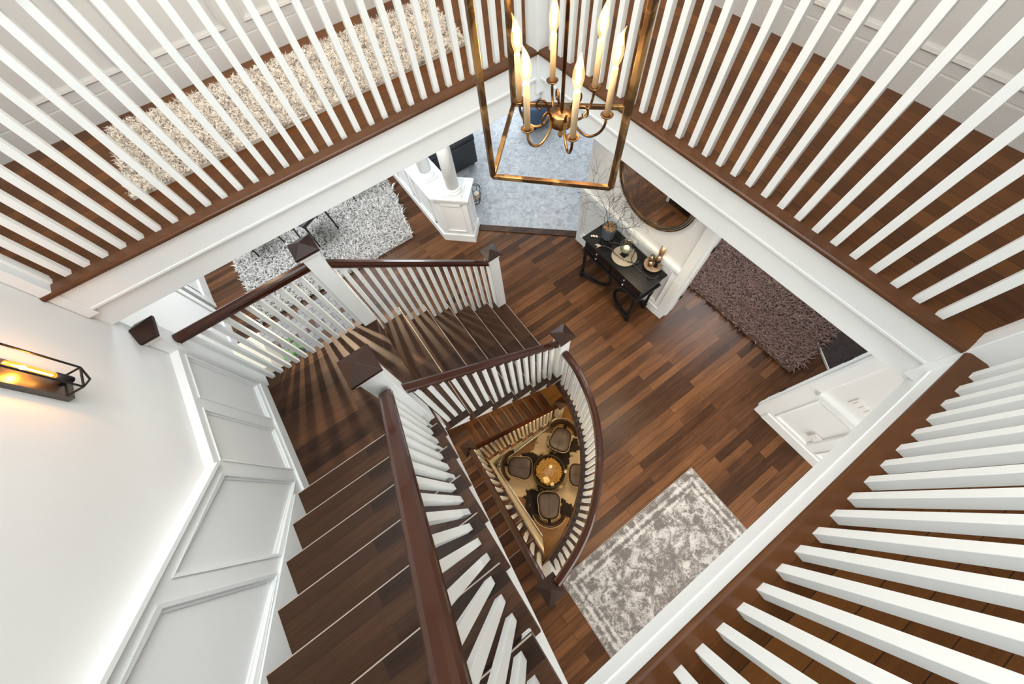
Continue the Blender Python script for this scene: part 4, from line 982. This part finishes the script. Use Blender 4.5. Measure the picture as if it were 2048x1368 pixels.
for (x, y), lb in (((1.37, 3.64), 'white round column on the angled end of the panelled half wall, nearest the stairs'), ((1.235, 4.14), 'white round column standing further back on the panelled half wall')):
    t = thing('column', lb, 'column', (x, y, HH), 'columns on the half wall')
    mb = MB(); c45 = Vector((.7, -.7, 0)) * .125; e45 = Vector((.7, .7, 0)) * .125
    if y < 4: mb.obox((x, y, HH + .018), c45, e45, (0, 0, .018), M['white'])
    else: mb.box((x - .12, y - .12, HH), (x + .12, y + .12, HH + .036), M['white'])
    mb.build('plinth', t, .003, origin=(x, y, HH))
    mb = MB(); mb.lathe([(0, .036), (.112, .036), (.118, .048), (.118, .06), (.108, .072), (.098, .078), (.104, .088), (.104, .096), (.094, .104), (.09, .108), (0, .108)], M['white'], (x, y, HH), 36); mb.build('base_moulding', t, origin=(x, y, HH))
    mb = MB(); mb.lathe([(.086, .108), (.086, .8), (.080, 2.575 - HH)], M['white'], (x, y, HH), 36); mb.build('shaft', t, origin=(x, y, HH))
# ------------------------------------------------------------------ living room: sofa, basket, ottoman
t = thing('sofa', 'charcoal tufted leather sofa on the blue grey carpet behind the columns', 'sofa', (2.0, 5.4, .014))
mb = MB(); mb.box((1.5, 4.80, .06), (2.37, 5.02, .46), M['sofa']); mb.box((1.5, 5.0, .06), (1.75, 6.6, .46), M['sofa']); mb.build('frame', t, .02, origin=(2, 5.4, .014))
mb = MB(); mb.tube([(1.48, 4.90, .47), (2.385, 4.90, .47)], .075, M['sofa'], 16); mb.build('arm', t, origin=(2, 4.9, .4))
mb = MB(); mb.tube([(1.58, 4.9, .50), (1.58, 6.6, .50)], .10, M['sofa'], 16); mb.build('backrest', t, origin=(1.58, 5.6, .4))
mb = MB(); mb.box((1.72, 5.0, .30), (2.36, 5.78, .46), M['sofa']); mb.build('seat_cushion', t, .03, origin=(2, 5.4, .3)); mb = MB(); mb.box((1.72, 5.8, .30), (2.36, 6.58, .46), M['sofa']); mb.build('seat_cushion', t, .03, origin=(2, 6.2, .3))
for x, y in ((1.56, 4.86), (2.3, 4.86), (1.56, 6.5), (2.3, 6.5)): MB().lathe([(0, 0), (.02, 0), (.028, .05), (0, .05)], M['bronze'], (x, y, .014), 12).build('leg', t, origin=(x, y, .014))
t = thing('wire_basket', 'small black wire basket with folded teal and white cloths beside the half wall column', 'basket', (1.86, 4.12, .014))
mb = MB()
for z, q in ((.0, .08), (.09, .105), (.2, .125)): mb.tube([(1.86 + q * math.cos(2 * PI * k / 24), 4.12 + q * math.sin(2 * PI * k / 24), .02 + z) for k in range(24)], .005, M['iron'], 5, closed=True)
for k in range(10): a = 2 * PI * k / 10; mb.tube([(1.86 + .08 * math.cos(a), 4.12 + .08 * math.sin(a), .02), (1.86 + .125 * math.cos(a), 4.12 + .125 * math.sin(a), .22)], .004, M['iron'], 5)
mb.tube([(1.86 + .125 * math.cos(a), 4.12, .22 + .12 * math.sin(a)) for a in [PI * i / 10 for i in range(11)]], .006, M['iron'], 5); mb.build('wire_frame', t, origin=(1.86, 4.12, .014))
M['teal'] = mat('teal_fabric', (.10, .22, .22), .9, var=.3, vscale=30)
for c_, (dx, dy, dz) in ((M['teal'], (-.03, .03, .12)), (M['wax'], (.035, -.02, .13)), (M['tray'], (.0, -.04, .1))):
    mb = MB(); mb.lathe([(0, -.045), (.035, -.03), (.05, 0), (.035, .03), (0, .045)], c_, (1.86 + dx, 4.12 + dy, .02 + dz), 14); mb.build('folded_cloth', t, origin=(1.86, 4.12, .02))
t = thing('ottoman', 'slate blue velvet ottoman seen through the lantern at the far carpet', 'ottoman', (3.75, 4.95, .014))
mb = MB(); mb.lathe([(0, .07), (.24, .07), (.26, .10), (.265, .30), (.25, .36), (.2, .39), (0, .40)], M['navy'], (3.75, 4.95, .014), 32, sx=1.1, sy=.8); mb.build('cushion', t, origin=(3.75, 4.95, .014))
for k in range(4): a = PI / 4 + k * PI / 2; MB().lathe([(0, 0), (.015, 0), (.02, .08), (0, .08)], M['bronze'], (3.75 + .17 * math.cos(a), 4.95 + .13 * math.sin(a), .014), 10).build('leg', t, origin=(3.75, 4.95, .014))
# ------------------------------------------------------------------ dining chairs
def dchair(cx, cy, rz, label):
    t = thing('dining_chair', label, 'chair', (cx, cy, .02), 'dining chairs on the ivory rug'); c, s_ = math.cos(rz), math.sin(rz)
    def W(x, y, z): return (cx + x * c - y * s_, cy + x * s_ + y * c, z + .02)
    def ob(x, y, z, hx, hy, hz, m): return MB().obox(W(x, y, z), (hx * c, hx * s_, 0), (-hy * s_, hy * c, 0), (0, 0, hz), m)
    for x, y in ((-.2, -.2), (.2, -.2), (-.2, .2), (.2, .2)):
        MB().tube([W(x * 1.08, y * 1.08, 0), W(x, y, .44)], [.012, .017], M['black'], 8).build('leg', t, origin=(cx, cy, .02))
    ob(0, 0, .455, .225, .225, .03, M['sofa']).build('seat', t, .015, origin=(cx, cy, .02)); ob(0, .215, .72, .215, .02, .24, M['sofa']).build('backrest', t, .012, origin=(cx, cy, .02))
dchair(-.46, 5.14, .45, 'black dining chair on the ivory rug, its front legs toward the landing newel')
dchair(-1.20, 5.52, .0, 'black dining chair on the ivory rug, left one mostly hidden by the gallery edge')
dchair(.42, 5.70, .4, 'black dining chair on the ivory rug, right one nearest the half wall')
# cream box + plant
t = thing('storage_cabinet', 'low cream painted cabinet standing against the dining side wall', 'cabinet', (-1.88, 3.40, .0))
mb = MB(); mb.box((-2.02, 3.12, .0), (-1.72, 3.62, .40), M['cream']); mb.build('body', t, .004, origin=(-1.88, 3.4, 0)); mb = MB(); mb.box((-2.04, 3.10, .40), (-1.70, 3.64, .425), M['cream']); mb.build('top', t, .004, origin=(-1.88, 3.4, .4))
mb = MB(); mb.box((-1.722, 3.14, .03), (-1.712, 3.60, .38), M['cream']); mb.build('door', t, .002, origin=(-1.71, 3.37, .03))
t = thing('potted_plant', 'small green leafy plant in a grey pot beside the cream cabinet', 'plant', (-1.46, 3.22, .008))
mb = MB(); mb.lathe([(0, 0), (.07, 0), (.09, .16), (.083, .16), (.075, .14), (0, .14)], M['pot'], (-1.46, 3.22, .008), 24); mb.build('pot', t, origin=(-1.46, 3.22, 0))
r = random.Random(5)
for i in range(16):
    a = r.uniform(0, 2 * PI); q = r.uniform(.06, .2); z = r.uniform(.24, .42); tip = Vector((-1.46 + q * math.cos(a), 3.22 + q * math.sin(a), z)); b = Vector((-1.46, 3.22, .14)); m_ = b.lerp(tip, .6) + Vector((0, 0, .05)); sd = Vector((-math.sin(a), math.cos(a), 0)) * .032
    mb = MB(); mb.tube([b, m_], .0025, M['leaf'], 4); d_ = tip - m_
    mb.add([m_, m_ + d_ * .45 + sd, tip, m_ + d_ * .45 - sd, m_ + d_ * .5 - Vector((0, 0, .008))], [(0, 1, 4), (1, 2, 4), (2, 3, 4), (3, 0, 4)], M['leaf'], True); mb.build('leaf', t, origin=tuple(b))
# hearth
mb = MB(); mb.prism([(4.01, -.385), (3.68, -.874), (3.9, -1.3), (5.2, -1.3), (5.2, -.385)], 0, .03, M['granite'])
for a, b in (((4.01, -.385), (3.68, -.874)), ((4.01, -.385), (5.2, -.385))): mb.bar((a[0], a[1], .02), (b[0], b[1], .02), .012, .026, M['pipe'])
tag(mb.build('hearth_slab', origin=(4.4, -.8, 0)), 'polished dark granite hearth slab with pale edge at the den rug corner', 'hearth')

# ------------------------------------------------------------------ lantern chandelier
H0 = .95; FC = [(.532, .976), (.823, .660), (1.16, .947), (.836, 1.268)]; LC = (sum(p[0] for p in FC) / 4, sum(p[1] for p in FC) / 4); zb = zh(H0)
LT = 5.05
t = thing('lantern_chandelier', 'open square brass lantern chandelier with six lit candle bulbs hanging over the stairwell', 'chandelier', (*LC, zb))
mb = MB()
for i in range(4):
    a, b = FC[i], FC[(i + 1) % 4]; mb.bar((*a, zb), (*b, zb), .016, .016, M['brass'])
mb.build('bottom_frame', t, .002, origin=(*LC, zb))
mb = MB()
for i in range(4):
    a, b = FC[i], FC[(i + 1) % 4]; mb.bar((*a, LT - .35), (*b, LT - .35), .016, .016, M['brass']); mb.bar((*a, LT - .35), (*LC, LT), .014, .014, M['brass'])
mb.build('top_frame', t, .002, origin=(*LC, LT))
for a in FC:
    mb = MB(); d = (Vector((*a, 0)) - Vector((*LC, 0))).normalized(); mb.obox((*a, (zb + LT - .35) / 2), d * .009, Vector((-d.y, d.x, 0)) * .009, (0, 0, (LT - .35 - zb) / 2), M['brass']); mb.build('upright', t, .002, origin=(*a, zb))
HZ = zh(.83)
cxx, cyy = .835, .960
mb = MB(); mb.tube([(cxx, cyy, HZ), (cxx, cyy, 5.6)], .0065, M['brass'], 10); mb.build('rod', t, origin=(cxx, cyy, HZ))
mb = MB(); mb.lathe([(0, -.10), (.006, -.096), (.012, -.084), (.005, -.074), (.014, -.062), (.022, -.056), (.026, -.05), (.044, -.042), (.046, -.006), (.042, .0), (.012, .004), (0, .006)], M['brass'], (cxx, cyy, HZ), 28); mb.build('hub', t, origin=(cxx, cyy, HZ))
zc = zh(.82)
for i in range(6):
    a = math.radians(4 + 60 * i); dx, dy = math.cos(a), math.sin(a); P = lambda q, z: (cxx + dx * q, cyy + dy * q, z)
    mb = MB(); pts = []
    # scroll near hub then swing down and out to the cup
    for k in range(9): b_ = math.radians(200 - k * 45 * .9); pts.append(P(.068 + .022 * math.cos(b_) * (1 - k * .02), HZ + .008 + .026 * math.sin(b_)))
    low = [(.062, HZ - .03), (.078, HZ - .062), (.108, HZ - .078), (.138, HZ - .062), (.157, HZ - .03), (.16, zc)]
    pts2 = [Vector(P(.046, HZ - .025))] + [Vector(P(.055, HZ + .012)), Vector(P(.075, HZ + .026)), Vector(P(.092, HZ + .012)), Vector(P(.088, HZ - .008)), Vector(P(.076, HZ - .004))]
    mb.tube(spline([P(.046, HZ - .02), P(.056, HZ - .045), P(.08, HZ - .068), P(.11, HZ - .075), P(.14, HZ - .058), P(.157, HZ - .028), P(.16, zc)], 5), .005, M['brass'], 8)
    mb.tube(spline([P(.052, HZ - .04), P(.05, HZ - .01), P(.058, HZ + .018), P(.075, HZ + .028), P(.092, HZ + .018), P(.093, HZ - .002), P(.08, HZ - .008), P(.073, HZ + .003)], 5), [.005 - .0027 * k / 35 for k in range(36)], M['brass'], 8)
    mb.build('arm', t, origin=P(.05, HZ))
    mb = MB(); mb.lathe([(0, -.006), (.008, -.004), (.02, .0), (.023, .005), (.021, .006), (.012, .003), (0, .003)], M['brass'], P(.16, zc), 20); mb.build('bobeche', t, origin=P(.16, zc))
    mb = MB(); mb.lathe([(.0105, .002), (.0105, .148), (.008, .150), (0, .150)], M['candle'], P(.16, zc), 16); sl = mb.build('candle_sleeve', t, origin=P(.16, zc))
    mb = MB(); mb.lathe([(0, .150), (.0085, .152), (.0095, .158), (.0145, .170), (.0178, .185), (.0172, .200), (.013, .218), (.0075, .234), (.0035, .246), (.0014, .254), (0, .257)], M['bulb'], P(.16, zc), 24)
    mb.v = [(v[0] + .9 * max(0, v[2] - zc - .225) ** 1.25 * dx, v[1] + .9 * max(0, v[2] - zc - .225) ** 1.25 * dy, v[2]) for v in mb.v]; bu = mb.build('flame_bulb', sl, origin=P(.16, zc))
    mb = MB(); mb.lathe([(0, .166), (.004, .170), (.0085, .180), (.0095, .190), (.0075, .204), (.0035, .216), (0, .222)], M['fil'], P(.16, zc), 16); mb.build('filament', bu, origin=P(.16, zc))
    point('chandelier_bulb_light', P(.16, zc + .2), 1.7, (1, .64, .30), .02)

# ------------------------------------------------------------------ wall sconce
S = .961; px = WX; fx = WX + .10
t = thing('wall_sconce', 'black cage wall sconce with a glowing amber tube bulb on the left wall', 'wall lamp', (WX, 1.62, zh(1.3)))
ya, yb, zbt, ztp = 1.555, 1.68, zh(1.44), zh(1.10)
mb = MB(); mb.box((px, ya, zbt), (px + .03, yb, ztp), M['plateblk']); mb.build('backplate', t, .001, origin=(px, ya, zbt))
mb = MB(); w_ = .007; cz0, cz1 = zh(1.41), zh(1.13)
c4 = [(px + .03, ya + .005), (fx, ya + .005), (fx, yb - .005), (px + .03, yb - .005)]
for x, y in c4[1:3]: mb.bar((x, y, cz0), (x, y, cz1), w_, w_, M['iron'])
for z in (cz0, cz1):
    for i in range(4): a, b = c4[i], c4[(i + 1) % 4]; mb.bar((*a, z), (*b, z), w_, w_, M['iron'])
mb.bar((fx, ya + .005, cz0), (fx, (ya + yb) / 2, cz0 - .032), w_, w_, M['iron']); mb.bar((fx, yb - .005, cz0), (fx, (ya + yb) / 2, cz0 - .032), w_, w_, M['iron'])
mb.build('cage', t, .001, origin=(fx, ya, cz0))
bx2, by2 = px + .066, (ya + yb) / 2
mb = MB(); mb.lathe([(0, 0), (.017, 0), (.018, .01), (.018, .06), (0, .062)], M['iron'], (bx2, by2, zh(1.40)), 18); mb.bar((px + .02, by2, zh(1.385)), (bx2, by2, zh(1.385)), .02, .02, M['iron']); mb.build('socket', t, origin=(bx2, by2, zh(1.4)))
mb = MB(); mb.lathe([(0, 0), (.012, .0), (.0145, .015), (.0145, .15), (.010, .165), (0, .17)], M['amber'], (bx2, by2, zh(1.34)), 18); mb.build('tube_bulb', t, origin=(bx2, by2, zh(1.34)))
mb = MB(); mb.tube([(bx2, by2, zh(1.33)), (bx2, by2, zh(1.20))], .0035, M['fil'], 6); mb.build('filament', t, origin=(bx2, by2, zh(1.3)))
point('sconce_light', (bx2, by2, zh(1.25)), 3.0, (1, .52, .16), .012)
